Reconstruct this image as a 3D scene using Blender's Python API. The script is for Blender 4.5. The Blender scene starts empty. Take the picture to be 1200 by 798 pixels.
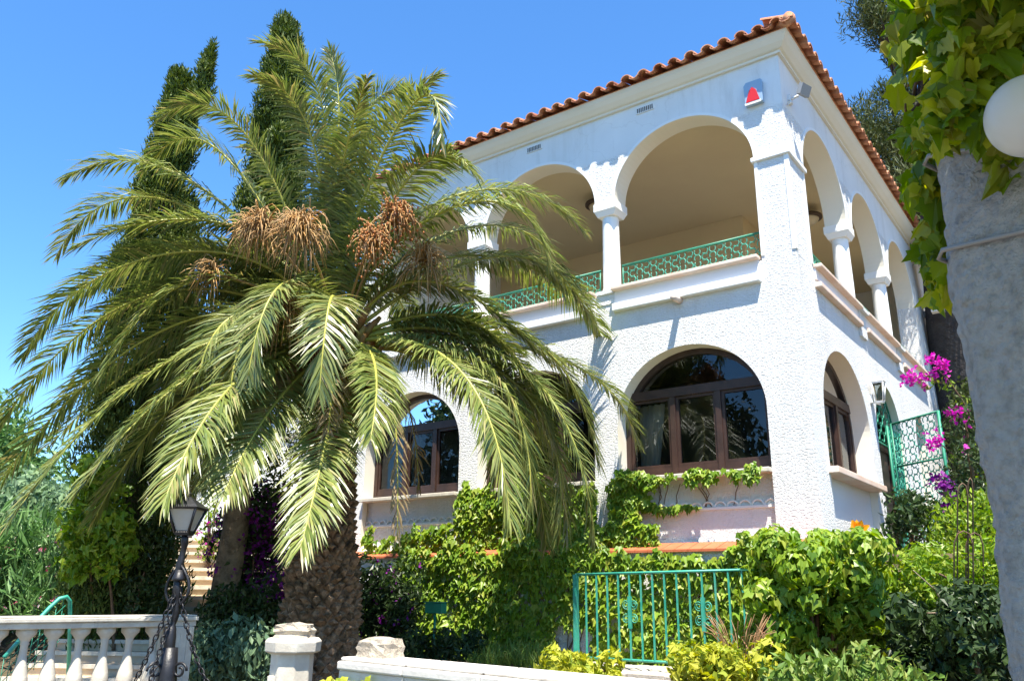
import bpy, math, random
import numpy as np
from mathutils import Matrix, Vector
random.seed(7); RNG = np.random.default_rng(7)
C = bpy.context.scene.collection
K = 0.833            # authoring unit -> metres
R_ = math.radians

# ------------------------------------------------------------------ camera
MC = np.array([[0.8071238, 0.59029356, 0.01023121],
               [-0.16336861, 0.23996419, -0.95693672],
               [-0.56732871, 0.77069495, 0.29011625]])      # rows: right, down, forward
CAM = np.array([3.34136164, -11.52541983, 0.0]); FOC = 977.11
cd = bpy.data.cameras.new('camera'); cam = bpy.data.objects.new('camera', cd); C.objects.link(cam)
mw = Matrix.Identity(4)
for i in range(3):
    mw[i][0] = MC[0][i]; mw[i][1] = -MC[1][i]; mw[i][2] = -MC[2][i]; mw[i][3] = CAM[i] * K
cam.matrix_world = mw
cd.sensor_width = 36; cd.lens = 36 * FOC / 1200; cd.clip_end = 3000; cd.clip_start = 0.05
bpy.context.scene.camera = cam
def at(px, py, d):
    return CAM + MC.T @ np.array([(px - 600) / FOC * d, (py - 399) / FOC * d, d])

# ------------------------------------------------------------------ light
SAZ, SEL = R_(41), R_(68)      # azimuth measured from the facade normal towards +x
SUN = Vector((math.sin(SAZ) * math.cos(SEL), -math.cos(SAZ) * math.cos(SEL), math.sin(SEL)))
ld = bpy.data.lights.new('sun', 'SUN'); ld.energy = 5.0; ld.angle = R_(0.5); ld.color = (1.0, 0.935, 0.81)
lo = bpy.data.objects.new('sun', ld); C.objects.link(lo); lo.rotation_euler = SUN.to_track_quat('Z', 'Y').to_euler(); lo.location = (0, -20, 30)
w = bpy.data.worlds.new('World'); bpy.context.scene.world = w; w.use_nodes = True
nt = w.node_tree; nt.nodes.clear()
sk = nt.nodes.new('ShaderNodeTexSky'); sk.sky_type = 'NISHITA'; sk.sun_disc = False
sk.sun_elevation = SEL; sk.sun_rotation = math.atan2(SUN.x, SUN.y)
sk.altitude = 300; sk.air_density = 1.0; sk.dust_density = 0.1; sk.ozone_density = 2.5
hs = nt.nodes.new('ShaderNodeHueSaturation'); hs.inputs['Saturation'].default_value = 1.18
bg = nt.nodes.new('ShaderNodeBackground'); bg.inputs[1].default_value = 0.118
tm = nt.nodes.new('ShaderNodeMix'); tm.data_type = 'RGBA'; tm.blend_type = 'MULTIPLY'; tm.inputs[0].default_value = 1; tm.inputs[7].default_value = (0.80, 1.0, 1.12, 1)
wo = nt.nodes.new('ShaderNodeOutputWorld')
nt.links.new(sk.outputs[0], hs.inputs['Color']); nt.links.new(hs.outputs[0], tm.inputs[6]); nt.links.new(tm.outputs[2], bg.inputs[0]); nt.links.new(bg.outputs[0], wo.inputs[0])
vs = bpy.context.scene.view_settings; vs.view_transform = 'Standard'; vs.look = 'None'; vs.exposure = 1.32; vs.gamma = 1; vs.use_curve_mapping = False
cy = bpy.context.scene.cycles
cy.max_bounces = 7; cy.transparent_max_bounces = 12; cy.diffuse_bounces = 4; cy.caustics_reflective = False; cy.caustics_refractive = False

# ------------------------------------------------------------------ materials
def mat(name, cols, rough=0.7, scale=4.0, bump=0.0, bscale=30.0, bdetail=4, spec=0.3, transl=0.0, island=False, metal=0.0, dist=0.02, stain=None, wave=None, cracks=False):
    m = bpy.data.materials.new(name); m.use_nodes = True; n = m.node_tree.nodes; L = m.node_tree.links
    b = n['Principled BSDF']; b.inputs['Roughness'].default_value = rough; b.inputs['Metallic'].default_value = metal
    b.inputs['Specular IOR Level'].default_value = spec
    if not isinstance(cols[0], (tuple, list)): cols = [cols]
    tc = n.new('ShaderNodeTexCoord')
    col = None
    if len(cols) > 1:
        r = n.new('ShaderNodeValToRGB'); r.color_ramp.interpolation = 'LINEAR'
        els = r.color_ramp.elements
        while len(els) < len(cols): els.new(0.5)
        lo_, hi_ = (0.0, 1.0) if island else (0.3, 0.7)
        for i, c in enumerate(cols): els[i].position = lo_ + (hi_ - lo_) * i / (len(cols) - 1); els[i].color = (*c, 1)
        if island:
            g = n.new('ShaderNodeNewGeometry')
            L.new(g.outputs['Random Per Island'], r.inputs[0])
        else:
            t = n.new('ShaderNodeTexNoise'); t.inputs['Scale'].default_value = scale; t.inputs['Detail'].default_value = 6; t.inputs['Roughness'].default_value = 0.6
            L.new(tc.outputs['Object'], t.inputs['Vector']); L.new(t.outputs[0], r.inputs[0])
        col = r.outputs[0]
    if stain:
        t = n.new('ShaderNodeTexNoise'); t.inputs['Scale'].default_value = stain[1]; t.inputs['Detail'].default_value = 8; t.inputs['Roughness'].default_value = 0.7
        mp = n.new('ShaderNodeMapping'); mp.inputs['Scale'].default_value = (1, 1, 0.25)
        L.new(tc.outputs['Object'], mp.inputs[0]); L.new(mp.outputs[0], t.inputs['Vector'])
        rr = n.new('ShaderNodeValToRGB'); rr.color_ramp.elements[0].position = stain[2]; rr.color_ramp.elements[1].position = stain[2] + 0.18
        rr.color_ramp.elements[0].color = (0, 0, 0, 1); rr.color_ramp.elements[1].color = (stain[3],) * 3 + (1,)
        mx = n.new('ShaderNodeMix'); mx.data_type = 'RGBA'
        L.new(t.outputs[0], rr.inputs[0]); L.new(rr.outputs[0], mx.inputs[0])
        if col is not None: L.new(col, mx.inputs[6])
        else: mx.inputs[6].default_value = (*cols[0], 1)
        mx.inputs[7].default_value = (*stain[0], 1); col = mx.outputs[2]
    if col is not None: L.new(col, b.inputs['Base Color'])
    else: b.inputs['Base Color'].default_value = (*cols[0], 1)
    if bump:
        t = n.new('ShaderNodeTexNoise'); t.inputs['Scale'].default_value = bscale; t.inputs['Detail'].default_value = bdetail; t.inputs['Roughness'].default_value = 0.6
        bp = n.new('ShaderNodeBump'); bp.inputs['Strength'].default_value = bump; bp.inputs['Distance'].default_value = dist
        L.new(tc.outputs['Object'], t.inputs['Vector']); L.new(t.outputs[0], bp.inputs['Height']); L.new(bp.outputs[0], b.inputs['Normal'])
    if transl:
        tr = n.new('ShaderNodeBsdfTranslucent'); ms = n.new('ShaderNodeMixShader'); ms.inputs[0].default_value = transl
        if col is not None:
            h = n.new('ShaderNodeHueSaturation'); h.inputs['Saturation'].default_value = 1.15; h.inputs['Value'].default_value = 1.6
            L.new(col, h.inputs['Color']); L.new(h.outputs[0], tr.inputs[0])
        else: tr.inputs[0].default_value = (*[min(1, c * 1.6) for c in cols[0]], 1)
        o = n['Material Output']; L.new(b.outputs[0], ms.inputs[1]); L.new(tr.outputs[0], ms.inputs[2]); L.new(ms.outputs[0], o.inputs[0])
    return m

def stucco(name, base, size=16, strength=1.0, dist=0.03, ztop=None):
    """hand thrown roughcast: ridged noise relief with soft dirt"""
    m = mat(name, [base, tuple(c * 0.9 for c in base)], rough=0.9, scale=1.2, spec=0.15, stain=((0.42, 0.39, 0.34), 1.9, 0.56, 0.38))
    n = m.node_tree.nodes; L = m.node_tree.links; b = n['Principled BSDF']; tc = n.new('ShaderNodeTexCoord')
    mp = n.new('ShaderNodeMapping'); mp.inputs['Scale'].default_value = (1, 1, 1.5)
    L.new(tc.outputs['Object'], mp.inputs[0])
    cur = b.inputs['Base Color'].links[0].from_socket
    vo = n.new('ShaderNodeTexVoronoi'); vo.feature = 'DISTANCE_TO_EDGE'; vo.inputs['Scale'].default_value = 0.75
    wn = n.new('ShaderNodeTexNoise'); wn.inputs['Scale'].default_value = 3.5; wn.inputs['Detail'].default_value = 8
    ad = n.new('ShaderNodeMix'); ad.data_type = 'RGBA'; ad.blend_type = 'ADD'; ad.inputs[0].default_value = 0.35
    L.new(tc.outputs['Object'], wn.inputs['Vector']); L.new(tc.outputs['Object'], ad.inputs[6]); L.new(wn.outputs['Color'], ad.inputs[7]); L.new(ad.outputs[2], vo.inputs['Vector'])
    cr = n.new('ShaderNodeMapRange'); cr.inputs[1].default_value = 0.0; cr.inputs[2].default_value = 0.006; cr.inputs[3].default_value = 0.13; cr.inputs[4].default_value = 0.0; L.new(vo.outputs['Distance'], cr.inputs[0])
    m1 = n.new('ShaderNodeMix'); m1.data_type = 'RGBA'; m1.inputs[7].default_value = (0.30, 0.28, 0.25, 1); L.new(cr.outputs[0], m1.inputs[0]); L.new(cur, m1.inputs[6])
    sm = n.new('ShaderNodeMapping'); sm.inputs['Scale'].default_value = (3.2, 3.2, 0.22); sn = n.new('ShaderNodeTexNoise'); sn.inputs['Scale'].default_value = 1.6; sn.inputs['Detail'].default_value = 7
    L.new(tc.outputs['Object'], sm.inputs[0]); L.new(sm.outputs[0], sn.inputs['Vector'])
    sr = n.new('ShaderNodeMapRange'); sr.inputs[1].default_value = 0.56; sr.inputs[2].default_value = 0.80; sr.inputs[3].default_value = 0.0; sr.inputs[4].default_value = 0.26; L.new(sn.outputs[0], sr.inputs[0])
    m2 = n.new('ShaderNodeMix'); m2.data_type = 'RGBA'; m2.inputs[7].default_value = (0.46, 0.43, 0.36, 1); L.new(sr.outputs[0], m2.inputs[0]); L.new(m1.outputs[2], m2.inputs[6]); L.new(m2.outputs[2], b.inputs['Base Color'])
    a = n.new('ShaderNodeTexNoise'); a.inputs['Scale'].default_value = size; a.inputs['Detail'].default_value = 5; a.inputs['Roughness'].default_value = 0.62; a.inputs['Distortion'].default_value = 0.6
    L.new(mp.outputs[0], a.inputs['Vector'])
    r = n.new('ShaderNodeValToRGB'); r.color_ramp.elements[0].position = 0.30; r.color_ramp.elements[1].position = 0.72
    L.new(a.outputs[0], r.inputs[0])
    bp = n.new('ShaderNodeBump'); bp.inputs['Strength'].default_value = strength; bp.inputs['Distance'].default_value = dist
    L.new(r.outputs[0], bp.inputs['Height']); L.new(bp.outputs[0], b.inputs['Normal'])
    if ztop:     # render is trowelled smooth above this height
        sp = n.new('ShaderNodeSeparateXYZ'); mr = n.new('ShaderNodeMapRange'); L.new(tc.outputs['Object'], sp.inputs[0]); L.new(sp.outputs[2], mr.inputs[0])
        mr.inputs[1].default_value = ztop - 0.02; mr.inputs[2].default_value = ztop + 0.03; mr.inputs[3].default_value = strength; mr.inputs[4].default_value = 0.06; L.new(mr.outputs[0], bp.inputs['Strength'])
    return m

M = {}
M['stucco'] = stucco('roughcast', (0.83, 0.83, 0.82), 30, 0.75, 0.017)
M['stuccow'] = stucco('roughcast_wall', (0.83, 0.83, 0.82), 30, 0.75, 0.017, ztop=(7.32 + 1.2) * K)
M['smooth'] = mat('white_render', (0.84, 0.84, 0.82), rough=0.85, bump=0.25, bscale=45, dist=0.006)
M['cream'] = mat('cream_reveal', (0.80, 0.76, 0.66), rough=0.85, bump=0.2, bscale=40, dist=0.005)
M['ochre'] = mat('ochre_render', [(0.72, 0.60, 0.39), (0.66, 0.54, 0.35)], rough=0.9, scale=0.7)
M['cornice'] = mat('cornice', [(0.82, 0.78, 0.68), (0.78, 0.74, 0.63)], rough=0.85, scale=2)
M['column'] = mat('column_white', (0.86, 0.86, 0.84), rough=0.7, bump=0.3, bscale=20, dist=0.006)
M['peach'] = mat('peach_ledge', [(0.72, 0.50, 0.38), (0.80, 0.68, 0.58)], rough=0.8, scale=3)
M['lilac_shade'] = mat('pale_band', (0.80, 0.78, 0.78), rough=0.85, bump=0.15, bscale=30, dist=0.004)  # faint lilac puts the shade under coping and sill into the colour
M['orange'] = mat('orange_tile', [(0.48, 0.12, 0.05), (0.56, 0.17, 0.08)], rough=0.6, scale=5, bump=0.2, bscale=18)
M['tile'] = mat('clay_tile', [(0.26, 0.09, 0.05), (0.46, 0.18, 0.09), (0.56, 0.28, 0.16), (0.36, 0.13, 0.07)], rough=0.8, scale=4.5, bump=0.35, bscale=40, dist=0.01, stain=((0.12, 0.1, 0.08), 5, 0.58, 0.6))
M['wood'] = mat('brown_frame', [(0.030, 0.016, 0.012), (0.060, 0.031, 0.023)], rough=0.42, scale=6, spec=0.5)
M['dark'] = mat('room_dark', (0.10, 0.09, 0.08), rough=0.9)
M['green'] = mat('green_metal', [(0.02, 0.20, 0.12), (0.03, 0.27, 0.17)], rough=0.45, scale=8, spec=0.5)
M['teal'] = mat('teal_metal', [(0.02, 0.27, 0.19), (0.05, 0.36, 0.26), (0.10, 0.34, 0.25)], rough=0.45, scale=8, spec=0.5)
M['black'] = mat('black_iron', (0.010, 0.010, 0.013), rough=0.45, spec=0.5, bump=0.4, bscale=30, dist=0.01)
M['grey'] = mat('grey_metal', (0.30, 0.31, 0.32), rough=0.5)
M['whitep'] = mat('white_plastic', (0.78, 0.78, 0.76), rough=0.35, spec=0.5)
M['red'] = mat('red_plastic', (0.62, 0.02, 0.02), rough=0.35, spec=0.5)
M['bluegrey'] = mat('blue_grey_plastic', (0.30, 0.42, 0.55), rough=0.35, spec=0.5)
M['bronze'] = mat('bronze', (0.07, 0.045, 0.03), rough=0.5)
M['frostpane'] = mat('shaded_pane', [(0.40, 0.37, 0.32), (0.50, 0.47, 0.42)], rough=0.35, spec=0.5)  # beige toned down: the lantern's shade is put into its glass colour
M['frost'] = mat('frosted_glass', (0.62, 0.52, 0.36), rough=0.3, spec=0.5)
M['stone'] = mat('cast_stone', [(0.66, 0.61, 0.50), (0.54, 0.49, 0.41), (0.70, 0.66, 0.56)], rough=0.8, scale=5, bump=0.35, bscale=60, dist=0.006, stain=((0.22, 0.20, 0.17), 3.2, 0.55, 0.55))
M['stone2'] = mat('rough_stone', [(0.50, 0.42, 0.30), (0.36, 0.31, 0.25), (0.58, 0.50, 0.38)], rough=0.9, scale=8, bump=0.9, bscale=20, dist=0.03)
M['paint'] = mat('painted_wall', [(0.70, 0.67, 0.62), (0.60, 0.56, 0.5)], rough=0.85, scale=5, bump=0.3, bscale=40, dist=0.008, stain=((0.34, 0.27, 0.22), 6, 0.6, 0.6))
M['terra'] = mat('terracotta_panel', [(0.55, 0.33, 0.2), (0.42, 0.25, 0.16)], rough=0.9, scale=5, bump=0.4)
M['step'] = mat('sandstone_step', [(0.66, 0.55, 0.38), (0.52, 0.42, 0.30), (0.6, 0.45, 0.34)], rough=0.9, scale=4, bump=0.5, bscale=22, dist=0.02)
M['paver'] = mat('patio_stone', [(0.52, 0.47, 0.40), (0.42, 0.38, 0.33)], rough=0.9, scale=3, bump=0.4, bscale=25)
M['soil'] = mat('garden_soil', [(0.055, 0.04, 0.025), (0.10, 0.075, 0.045), (0.05, 0.06, 0.02)], rough=0.95, scale=2.2, bump=0.8, bscale=12, dist=0.05)
M['hill'] = mat('dry_hillside', [(0.40, 0.26, 0.13), (0.20, 0.15, 0.08), (0.07, 0.09, 0.03)], rough=0.95, scale=0.9, bump=0.9, bscale=3, dist=0.3)
M['bark'] = mat('grey_bark', [(0.14, 0.11, 0.075), (0.26, 0.20, 0.14), (0.36, 0.28, 0.19)], rough=0.9, scale=9, bump=1.0, bscale=14, dist=0.04)
M['darkbark'] = mat('dark_pine_bark', [(0.035, 0.03, 0.03), (0.07, 0.06, 0.055)], rough=0.95, scale=6, bump=1.0, bscale=9, dist=0.08)
M['palmbark'] = mat('palm_trunk', [(0.04, 0.028, 0.018), (0.16, 0.10, 0.055), (0.36, 0.22, 0.13), (0.09, 0.06, 0.04)], rough=0.9, scale=9, bump=0.8, bscale=24, dist=0.03)
M['petiole'] = mat('petiole', [(0.38, 0.14, 0.03), (0.26, 0.13, 0.035), (0.30, 0.25, 0.05)], rough=0.6, scale=5)
M['rachis'] = mat('rachis', [(0.34, 0.36, 0.06), (0.46, 0.42, 0.08)], rough=0.4, scale=2, spec=0.5)
M['palm'] = mat('palm_leaflet', [(0.085, 0.13, 0.03), (0.16, 0.20, 0.05), (0.29, 0.31, 0.09), (0.22, 0.26, 0.07), (0.12, 0.17, 0.045), (0.33, 0.27, 0.11)], rough=0.38, island=True, transl=0.25, spec=0.7)
M['palmyel'] = mat('palm_yellow_leaflet', [(0.16, 0.21, 0.045), (0.31, 0.33, 0.09), (0.22, 0.27, 0.065), (0.11, 0.16, 0.035), (0.34, 0.30, 0.11)], rough=0.36, island=True, transl=0.28, spec=0.6)  # lighter, yellower leaflet mix for some of the listed fronds
M['palmdry'] = mat('palm_dry_leaflet', [(0.24, 0.17, 0.08), (0.34, 0.25, 0.13), (0.20, 0.17, 0.07)], rough=0.6, island=True, transl=0.15)
M['stalk'] = mat('fruit_stalk', [(0.46, 0.24, 0.07), (0.34, 0.21, 0.10), (0.54, 0.34, 0.13)], rough=0.6, island=True)
M['fruit'] = mat('date_fruit', [(0.34, 0.10, 0.025), (0.40, 0.17, 0.04), (0.12, 0.05, 0.025)], rough=0.45, island=True)
M['ivy'] = mat('ivy_leaf', [(0.09, 0.18, 0.012), (0.17, 0.29, 0.02), (0.28, 0.38, 0.03), (0.13, 0.23, 0.015), (0.33, 0.36, 0.05)], rough=0.42, island=True, transl=0.3, spec=0.4)
M['vine'] = mat('vine_leaf', [(0.07, 0.14, 0.012), (0.15, 0.24, 0.015), (0.25, 0.34, 0.02), (0.46, 0.46, 0.03), (0.15, 0.25, 0.015), (0.19, 0.29, 0.015), (0.30, 0.26, 0.05)], rough=0.4, island=True, transl=0.42, spec=0.4)
M['yvine'] = mat('yellow_leaf', [(0.34, 0.38, 0.03), (0.48, 0.46, 0.05), (0.22, 0.30, 0.03)], rough=0.5, island=True, transl=0.3)
M['cyp'] = mat('cypress_spray', [(0.04, 0.07, 0.012), (0.08, 0.12, 0.02), (0.14, 0.18, 0.035)], rough=0.6, island=True, transl=0.1)
M['pine'] = mat('pine_needles', [(0.03, 0.05, 0.012), (0.055, 0.08, 0.02), (0.09, 0.11, 0.03)], rough=0.6, island=True, transl=0.15)
M['bush'] = mat('grey_green_leaf', [(0.10, 0.17, 0.09), (0.15, 0.24, 0.13), (0.20, 0.30, 0.14)], rough=0.5, island=True, transl=0.25)
M['olea'] = mat('oleander_leaf', [(0.07, 0.15, 0.04), (0.12, 0.24, 0.07), (0.20, 0.32, 0.12)], rough=0.4, island=True, transl=0.2)
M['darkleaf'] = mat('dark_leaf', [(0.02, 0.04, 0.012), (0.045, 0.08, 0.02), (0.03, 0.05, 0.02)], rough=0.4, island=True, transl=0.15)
M['sedum'] = mat('succulent', [(0.10, 0.17, 0.10), (0.17, 0.25, 0.13), (0.07, 0.12, 0.06)], rough=0.5, island=True, transl=0.1)
M['straw'] = mat('dry_stem', [(0.32, 0.14, 0.07), (0.24, 0.15, 0.07), (0.38, 0.22, 0.12)], rough=0.7, island=True)
M['grass'] = mat('grass_blade', [(0.09, 0.17, 0.03), (0.16, 0.26, 0.05), (0.26, 0.30, 0.08)], rough=0.5, island=True, transl=0.25)
M['mag'] = mat('magenta_bract', [(0.50, 0.02, 0.36), (0.66, 0.05, 0.46), (0.36, 0.02, 0.36)], rough=0.5, island=True, transl=0.4)
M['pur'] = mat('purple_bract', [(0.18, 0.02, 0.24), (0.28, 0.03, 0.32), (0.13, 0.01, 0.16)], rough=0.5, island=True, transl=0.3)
M['pink'] = mat('pink_petal', [(0.75, 0.12, 0.25), (0.8, 0.35, 0.45), (0.8, 0.75, 0.7)], rough=0.5, island=True, transl=0.3)
M['lily'] = mat('orange_petal', [(0.85, 0.30, 0.01), (0.85, 0.42, 0.02)], rough=0.4, island=True, transl=0.35)
M['pillar'] = mat('lime_washed_pillar', [(0.50, 0.48, 0.44), (0.68, 0.66, 0.62), (0.76, 0.74, 0.70)], rough=0.95, scale=34, bump=1.0, bscale=38, bdetail=10, dist=0.07, stain=((0.30, 0.27, 0.23), 7, 0.55, 0.5))  # stains plus fine dark mottling that paints shade into the surface pits
M['globe'] = mat('opal_globe', (0.82, 0.80, 0.76), rough=0.25, spec=0.5, transl=0.3)
M['twig'] = mat('brown_twig', [(0.20, 0.12, 0.07), (0.13, 0.08, 0.05), (0.28, 0.19, 0.12)], rough=0.85, scale=15)
M['wire'] = mat('wire', (0.36, 0.33, 0.30), rough=0.6)
M['curtain'] = mat('curtain', (0.72, 0.70, 0.66), rough=0.9, transl=0.3)
M['slats'] = mat('louvre', (0.62, 0.58, 0.50), rough=0.6)
M['asphalt'] = mat('street', [(0.12, 0.115, 0.11), (0.17, 0.16, 0.15)], rough=0.95, scale=3, bump=0.4)
def glassmat():
    m = bpy.data.materials.new('window_glass'); m.use_nodes = True; n = m.node_tree.nodes; L = m.node_tree.links; n.clear()
    o = n.new('ShaderNodeOutputMaterial'); mx = n.new('ShaderNodeMixShader'); t = n.new('ShaderNodeBsdfTransparent'); g = n.new('ShaderNodeBsdfGlossy')
    t.inputs[0].default_value = (0.62, 0.66, 0.64, 1); g.inputs['Roughness'].default_value = 0.01; g.inputs[0].default_value = (0.9, 0.95, 1, 1)
    f = n.new('ShaderNodeFresnel'); f.inputs[0].default_value = 1.55
    L.new(f.outputs[0], mx.inputs[0]); L.new(t.outputs[0], mx.inputs[1]); L.new(g.outputs[0], mx.inputs[2]); L.new(mx.outputs[0], o.inputs[0])
    return m
M['glass'] = glassmat()

# ------------------------------------------------------------------ object helpers
def tag(o, label=None, cat=None, group=None, kind=None):
    if label: o['label'] = label
    if cat: o['category'] = cat
    if group: o['group'] = group
    if kind: o['kind'] = kind
    return o
def empty(name, loc, label, cat, group=None):
    o = bpy.data.objects.new(name, None); C.objects.link(o); o.location = Vector(loc) * K; o.empty_display_size = 0.3
    return tag(o, label, cat, group)
WL = {}
class MB:
    def __init__(s): s.v = []; s.f = []; s.m = []; s.sm = []; s.n = 0
    def add(s, V, F, m=0, smooth=False):
        V = np.asarray(V, float).reshape(-1, 3); s.v.append(V)
        for f in F: s.f.append([i + s.n for i in f])
        s.m += [m] * len(F); s.sm += [smooth] * len(F); s.n += len(V); return s
    def box(s, a, b, m=0):
        x0, y0, z0 = a; x1, y1, z1 = b
        if x0 > x1: x0, x1 = x1, x0
        if y0 > y1: y0, y1 = y1, y0
        V = [(x0,y0,z0),(x1,y0,z0),(x1,y1,z0),(x0,y1,z0),(x0,y0,z1),(x1,y0,z1),(x1,y1,z1),(x0,y1,z1)]
        return s.add(V, [(0,3,2,1),(4,5,6,7),(0,1,5,4),(1,2,6,5),(2,3,7,6),(3,0,4,7)], m)
    def obox(s, c, ux, uy, hx, hy, z0, z1, m=0):
        """box with horizontal axes ux, uy (unit 2-vectors) centred on c"""
        V = []
        for z in (z0, z1):
            for a, b in ((-1,-1),(1,-1),(1,1),(-1,1)):
                V.append((c[0] + a*hx*ux[0] + b*hy*uy[0], c[1] + a*hx*ux[1] + b*hy*uy[1], z))
        return s.add(V, [(0,3,2,1),(4,5,6,7),(0,1,5,4),(1,2,6,5),(2,3,7,6),(3,0,4,7)], m)
    def tube(s, P, r, k=6, m=0, closed=False, smooth=True):
        P = np.asarray(P, float); n = len(P); r = np.full(n, r) if np.isscalar(r) else np.asarray(r, float)
        T = np.gradient(P, axis=0) if not closed else np.roll(P, -1, 0) - np.roll(P, 1, 0)
        T /= np.linalg.norm(T, axis=1)[:, None] + 1e-9
        u = np.cross(T[0], (0, 0, 1.0)) if abs(T[0][2]) < 0.9 else np.cross(T[0], (1.0, 0, 0)); u /= np.linalg.norm(u)
        V = []
        for i in range(n):
            u = u - T[i] * (u @ T[i]); u /= np.linalg.norm(u) + 1e-9; q = np.cross(T[i], u)
            for j in range(k):
                a = 2 * math.pi * j / k; V.append(P[i] + r[i] * (math.cos(a) * u + math.sin(a) * q))
        F = []
        for i in range(n if closed else n - 1):
            for j in range(k):
                a, b = i * k + j, i * k + (j + 1) % k; c = ((i + 1) % n) * k
                F.append((a, b, c + (j + 1) % k, c + j))
        if not closed: F.append(tuple(range(k))[::-1]); F.append(tuple((n - 1) * k + j for j in range(k)))
        return s.add(V, F, m, smooth)
    def lathe(s, prof, c=(0, 0, 0), k=20, m=0, smooth=True, rot=0):
        V = []; F = []
        for r, z in prof:
            for j in range(k):
                a = rot + 2 * math.pi * j / k; V.append((c[0] + r * math.cos(a), c[1] + r * math.sin(a), c[2] + z))
        for i in range(len(prof) - 1):
            for j in range(k): F.append((i*k+j, i*k+(j+1)%k, (i+1)*k+(j+1)%k, (i+1)*k+j))
        F.append(tuple(range(k))[::-1]); F.append(tuple((len(prof)-1)*k + j for j in range(k)))
        return s.add(V, F, m, smooth)
    def build(s, name, mats, parent=None, label=None, cat=None, group=None, kind=None, base=None, bevel=0):
        V = np.concatenate(s.v) if s.v else np.zeros((0, 3))
        if parent is not None: o0 = WL[parent.name]
        else:
            if base is None: base = ((V[:, 0].min() + V[:, 0].max()) / 2, (V[:, 1].min() + V[:, 1].max()) / 2, V[:, 2].min())
            o0 = np.array(base, float)
        me = bpy.data.meshes.new(name); me.from_pydata(((V - o0) * K).tolist(), [], s.f)
        for x in (mats if isinstance(mats, (list, tuple)) else [mats]): me.materials.append(M[x])
        me.polygons.foreach_set('material_index', s.m); me.polygons.foreach_set('use_smooth', s.sm); me.update()
        o = bpy.data.objects.new(name, me); C.objects.link(o)
        if parent is not None: o.parent = parent
        else: o.location = Vector(o0.tolist()) * K
        WL[o.name] = o0
        if bevel:
            md = o.modifiers.new('bevel', 'BEVEL'); md.width = bevel * K; md.segments = 2; md.limit_method = 'ANGLE'; md.angle_limit = R_(40)
        return tag(o, label, cat, group, kind)
def thing(name, loc, label, cat, group=None):
    o = empty(name, loc, label, cat, group); WL[o.name] = np.array(loc, float); return o

def nrm(v): v = np.asarray(v, float); return v / (np.linalg.norm(v, axis=-1, keepdims=True) + 1e-9)
def unit3(n): return nrm(RNG.normal(size=(n, 3)))
# leaf outlines: y runs to the tip, x across, z out of the leaf
SH = {

 'ivy': (np.array([(0,0,0),(.30,-.10,.05),(.52,.34,.02),(.22,.45,.05),(0,1,-.12),(-.22,.45,.05),(-.52,.34,.02),(-.30,-.10,.05)]), [(0,1,2,3,4),(0,4,5,6,7)]),
 'vine': (np.array([(0,.02,0),(.14,-.14,.03),(.40,-.12,.04),(.46,.12,.05),(.62,.30,-.02),(.44,.42,.04),(.30,.50,.05),(.34,.70,.02),(.16,.74,.02),(0,1.05,-.16),
          (-.16,.74,.02),(-.34,.70,.02),(-.30,.50,.05),(-.44,.42,.04),(-.62,.30,-.02),(-.46,.12,.05),(-.40,-.12,.04),(-.14,-.14,.03)]), [(0,1,2,3,4,5,6,7,8,9),(0,9,10,11,12,13,14,15,16,17)]),
 'leaf': (np.array([(0,0,0),(.24,.45,.06),(0,1,-.06),(-.24,.45,.06)]), [(0,1,2),(0,2,3)]),
 'lance': (np.array([(0,0,0),(.07,.4,.02),(0,1,-.05),(-.07,.4,.02)]), [(0,1,2),(0,2,3)]),
 'blade': (np.array([(-.03,0,0),(.03,0,0),(.025,.55,.04),(0,1,-.05),(-.025,.55,.04)]), [(0,1,2,4),(4,2,3)]),
 'spray': (np.array([(0,0,0),(.22,.3,0),(.12,.7,.03),(0,1,0),(-.14,.65,.03),(-.2,.25,0)]), [(0,1,2,3,4,5)]),
 'tuft': (np.array([(0,0,0),(.13,.35,.03),(.05,.75,0),(0,1,0),(-.07,.7,.03),(-.12,.3,0)]), [(0,1,2,3,4,5)]),
 'petal': (np.array([(0,0,0),(.35,.4,.08),(0,.9,.0),(-.35,.4,.08)]), [(0,1,2,3)]),
}
def leaves(mb, shape, P, N, U, S, m=0):
    """many leaves at once: P place, N face normal, U tip direction, S size"""
    P = np.asarray(P, float); n = len(P)
    if n == 0: return mb
    N = nrm(N); U = np.asarray(U, float); U = nrm(U - N * np.sum(U * N, axis=1, keepdims=True)); X = np.cross(U, N)
    sv, sf = SH[shape]; S = np.broadcast_to(np.asarray(S, float), (n,))[:, None, None]; zf = RNG.uniform(.3, 2.8, (n, 1, 1)); xf = RNG.uniform(.78, 1.12, (n, 1, 1))
    V = P[:, None, :] + S * (xf * sv[None, :, 0:1] * X[:, None, :] + sv[None, :, 1:2] * U[:, None, :] + zf * sv[None, :, 2:3] * N[:, None, :])
    k = len(sv); base = mb.n
    mb.v.append(V.reshape(-1, 3)); mb.n += n * k
    for f in sf:
        F = (np.arange(n)[:, None] * k + np.array(f)[None, :] + base).tolist(); mb.f += F
        mb.m += [m] * n; mb.sm += [False] * n
    return mb
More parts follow.
